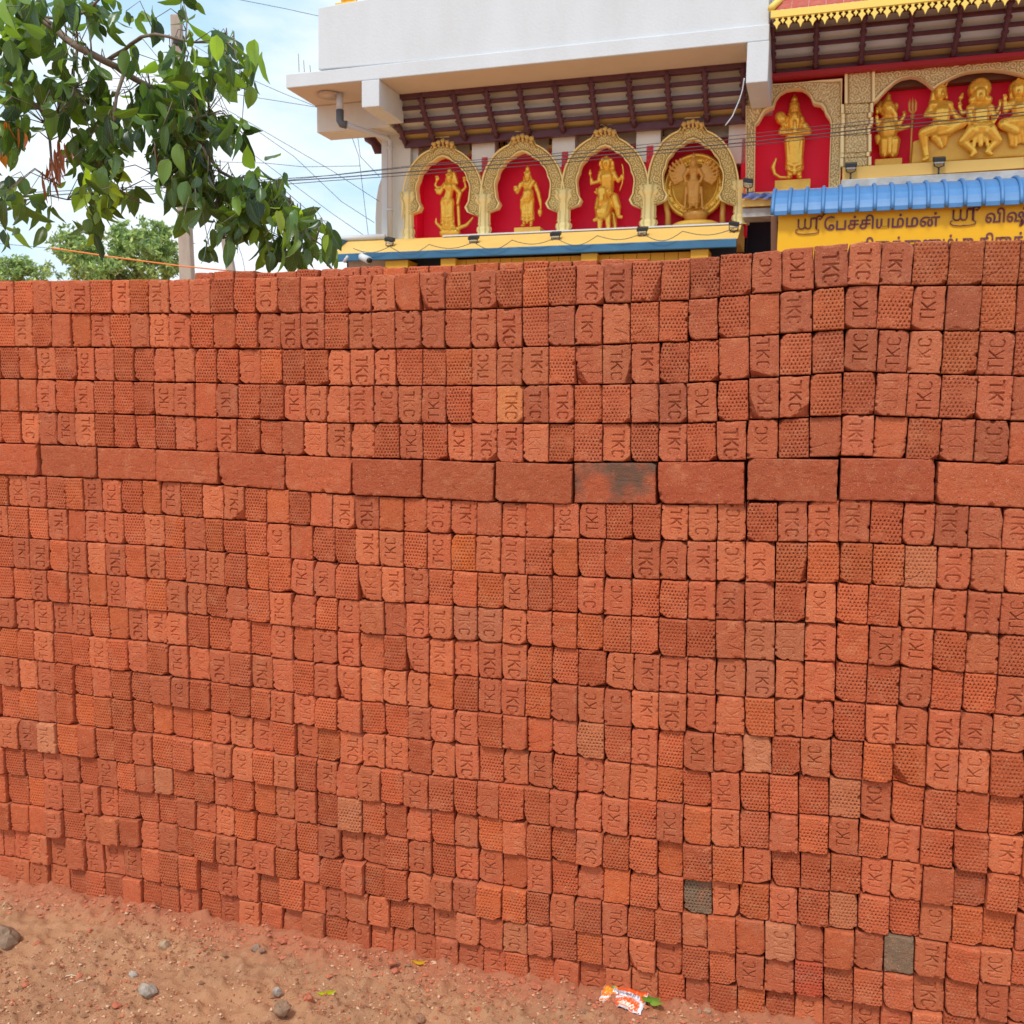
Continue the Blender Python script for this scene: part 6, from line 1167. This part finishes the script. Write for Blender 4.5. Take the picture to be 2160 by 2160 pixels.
for k in range(900):                       # clods of the earth itself
    x, y = rG.uniform(-1.9, 1.0), rG.uniform(1.8, 2.9)
    if x * WALL.n.x + y * WALL.n.y > WALL.D - .03: continue
    s = .0025 + .008 * rG.rand() ** 2.5; nv = rG.normal(0, 1, (6, 3)); v = base_v * (1 + rG.uniform(-.25, .25, (6, 3))) * [1.2, .9, .7] * s + [x, y, gz(x, y) + s * .2]
    gv.append(v); gf.append(base_f + nb_); nb_ += 6; gt.append(np.tile([*lin(*[(164, 112, 80), (148, 96, 68), (176, 122, 90), (138, 98, 74)][rG.randint(4)]), 1], (6, 1)))
gr = link('gravel', np_mesh('gravel', np.concatenate(gv), np.concatenate(gf), [mat('grit', (1, 1, 1), .9, tint='GEOMETRY')], smooth=np.zeros(nb_ // 6 * 8, bool), tint=np.concatenate(gt)))
tag(gr, 'loose grit and small gravel on the red earth', kind='stuff')
# crumbs of red brick along the foot of the stack
gv, gf, nb_ = [], [], 0
for k in range(2600):
    s = rG.uniform(-2.9, .9); dd = -abs(rG.normal(0, .075)) - .004; p = WALL.t * s + WALL.n * (WALL.D + dd); h = gz(p.x, p.y); sz = .0014 + .008 * rG.rand() ** 4; v = (base_v * (1 + rG.uniform(-.4, .4, (6, 3))) * [1, 1, .6]) * sz + [p.x, p.y, h + sz * .2]; gv.append(v); gf.append(base_f + nb_); nb_ += 6
gr = link('brick_crumbs', np_mesh('brick_crumbs', np.concatenate(gv), np.concatenate(gf), [mat('brick_crumb', (.50, .14, .07), .9, var=.5, vscale=30, col2=(.62, .24, .13))], smooth=np.zeros(nb_ // 6 * 8, bool)))
tag(gr, 'crumbs and dust of red brick along the foot of the stack', kind='stuff')
# fallen leaves
def fallen(label, px, py, size, col, rz, tilt, g):
    V, Qd, U_ = LG_[g]; me = np_mesh('fallen_leaf', V * [size, size, size], Qd, [m_leafG], smooth=np.ones(len(Qd), bool), tint=np.tile([*lin(*col), 1], (len(V), 1)), uv=U_)
    o = link('fallen_leaf', me); p = on_ground(px, py); o.location = p + Vector((0, 0, .012)); o.rotation_euler = (R(90 + tilt), 0, rz); tag(o, label, 'leaf', 'fallen leaves'); return o
fallen('bright yellow green fallen leaf on the open earth', 708, 2098, .055, (190, 205, 30), R(100), -12, 1)
fallen('small yellow fallen leaf close to the foot of the stack', 898, 2036, .045, (214, 178, 40), R(85), -10, 3)
fallen('fresh green fallen leaf behind the orange wrapper', 1352, 2112, .058, (110, 160, 50), R(-98), 2, 2)
fallen('second green leaf tip beside the orange wrapper', 1372, 2114, .050, (140, 175, 70), R(-140), 2, 4)
# snack wrapper
def wrapper():
    a = on_ground(1272, 2096); b = on_ground(1358, 2128); t = empty('snack_wrapper', (a + b) / 2 + Vector((0, 0, .012))); tag(t, 'crumpled orange and white foil snack wrapper lying at the foot of the stack', 'wrapper')
    ln = (b - a).length; ang = math.atan2(b.y - a.y, b.x - a.x); t.rotation_euler = (R(26), 0, ang); hw, hh = ln / 2 * 1.02, .032; nx, ny = 46, 22; V = []; U = []
    for j in range(ny + 1):
        for i in range(nx + 1):
            u, v = i / nx * 2 - 1, j / ny * 2 - 1; edge = max(0, 1 - abs(v)) ** .5 * max(0, 1 - abs(u) ** 6) ** .5
            z = .0095 * edge + .0016 * math.sin(u * 17 + v * 5) * (1 - edge * .4) + .0012 * math.sin(u * 31 - v * 9) + .0010 * math.sin(v * 14 + u * 4)
            V.append((u * hw + .001 * math.sin(v * 11), v * hh * (1 - .10 * math.sin((u + 1) * 2.2)) + .0016 * math.sin(u * 8), z)); U.append((u, v))
    Q = [(j * (nx + 1) + i, j * (nx + 1) + i + 1, (j + 1) * (nx + 1) + i + 1, (j + 1) * (nx + 1) + i) for j in range(ny) for i in range(nx)]
    m = bpy.data.materials.new('printed_foil'); m.use_nodes = True; nt = m.node_tree; L = nt.links.new; p = nt.nodes['Principled BSDF']; p.inputs['Roughness'].default_value = .28; p.inputs['Specular IOR Level'].default_value = .6
    at_ = N(nt, 'ShaderNodeAttribute', attribute_name='tint', attribute_type='GEOMETRY'); L(at_.outputs['Color'], p.inputs['Base Color'])
    T = []
    for u, v in U:
        c = (.72, .10, .012) if u > -.55 else (.78, .18, .01)
        if u < -.35 and v > -.25 and math.hypot(u + .62, (v - .25) * .5) < .30: c = (.80, .26, .01)
        if abs(v - (-.30 + .42 * math.sin(u * 2.3 + .6))) < .09: c = (.66, .63, .62)
        if v < -.88 + .06 * math.sin(u * 9): c = (.62, .56, .56)
        if v > .86: c = (.84, .07, .02)
        if -.48 < u < .78 and -.02 < v - .12 * u + .0 < .62 and abs(v - .30) < .22: c = (.62, .58, .62)
        if -.62 < u < -.5 and .45 < v < .85: c = (.10, .30, .06)
        if (u > .86 and v < -.1) or abs(u) > .965: c = (.66, .66, .68)
        for k in range(4):
            if abs(math.hypot((u - (.05 + .17 * k)) * 1.9, (v + .62)) - .13) < .05: c = (.95, .72, .55)
        T.append((*c, 1))
    o = link('foil', np_mesh('foil', V, Q, [m], smooth=np.ones(len(Q), bool), tint=np.array(T)), t)
    inn_ = mat('dark_print', (.03, .02, .06), .4)
    # the brush-like lettering printed across the foil
    c = MB(); words = 'Mazeeps'
    G = {'M': [[(0, 0), (.12, 1), (.3, .3), (.5, 1), (.56, 0)]], 'a': [[(.45, .55), (.2, .6), (.05, .3), (.2, .02), (.42, .2), (.46, .58), (.5, 0)]], 'z': [[(.05, .55), (.45, .58), (.05, .05), (.48, .08)]], 'e': [[(.08, .3), (.42, .36), (.32, .6), (.1, .5), (.06, .15), (.25, 0), (.44, .1)]], 'p': [[(.08, .6), (.04, -.35)], [(.08, .45), (.3, .6), (.44, .35), (.3, .05), (.08, .15)]], 's': [[(.4, .55), (.15, .55), (.12, .35), (.38, .25), (.3, .02), (.05, .05)]]}
    x = -.44
    for ch in words:
        for st in G[ch]: c.tube([((x + px_ * .30) * hw, (.14 + .10 * x + py_ * .34) * hh, .0125) for px_, py_ in st], .00055, 4)
        x += .175
    c.build('lettering', inn_, t)
wrapper()
# straw and twigs on the earth
for k, (x, y, l, a) in enumerate(((150, 2062, .04, .1), (170, 2074, .03, .5), (12, 1908, .03, 1.4))):
    p = on_ground(x, y); m_ = MB(); m_.tube([(-l / 2, 0, 0), (0, .003, .003), (l / 2, -.002, 0)], .0016, 5); o = m_.build('straw', mat('dry_straw', (.66, .54, .38), .8)); o.location = p + Vector((0, 0, .004)); o.rotation_euler = (0, 0, a); tag(o, ['pale straw bit beside a red brick chip', 'shorter pale straw bit below the longer one', 'upright pale straw at the far left edge'][k], 'straw', 'bits of straw')
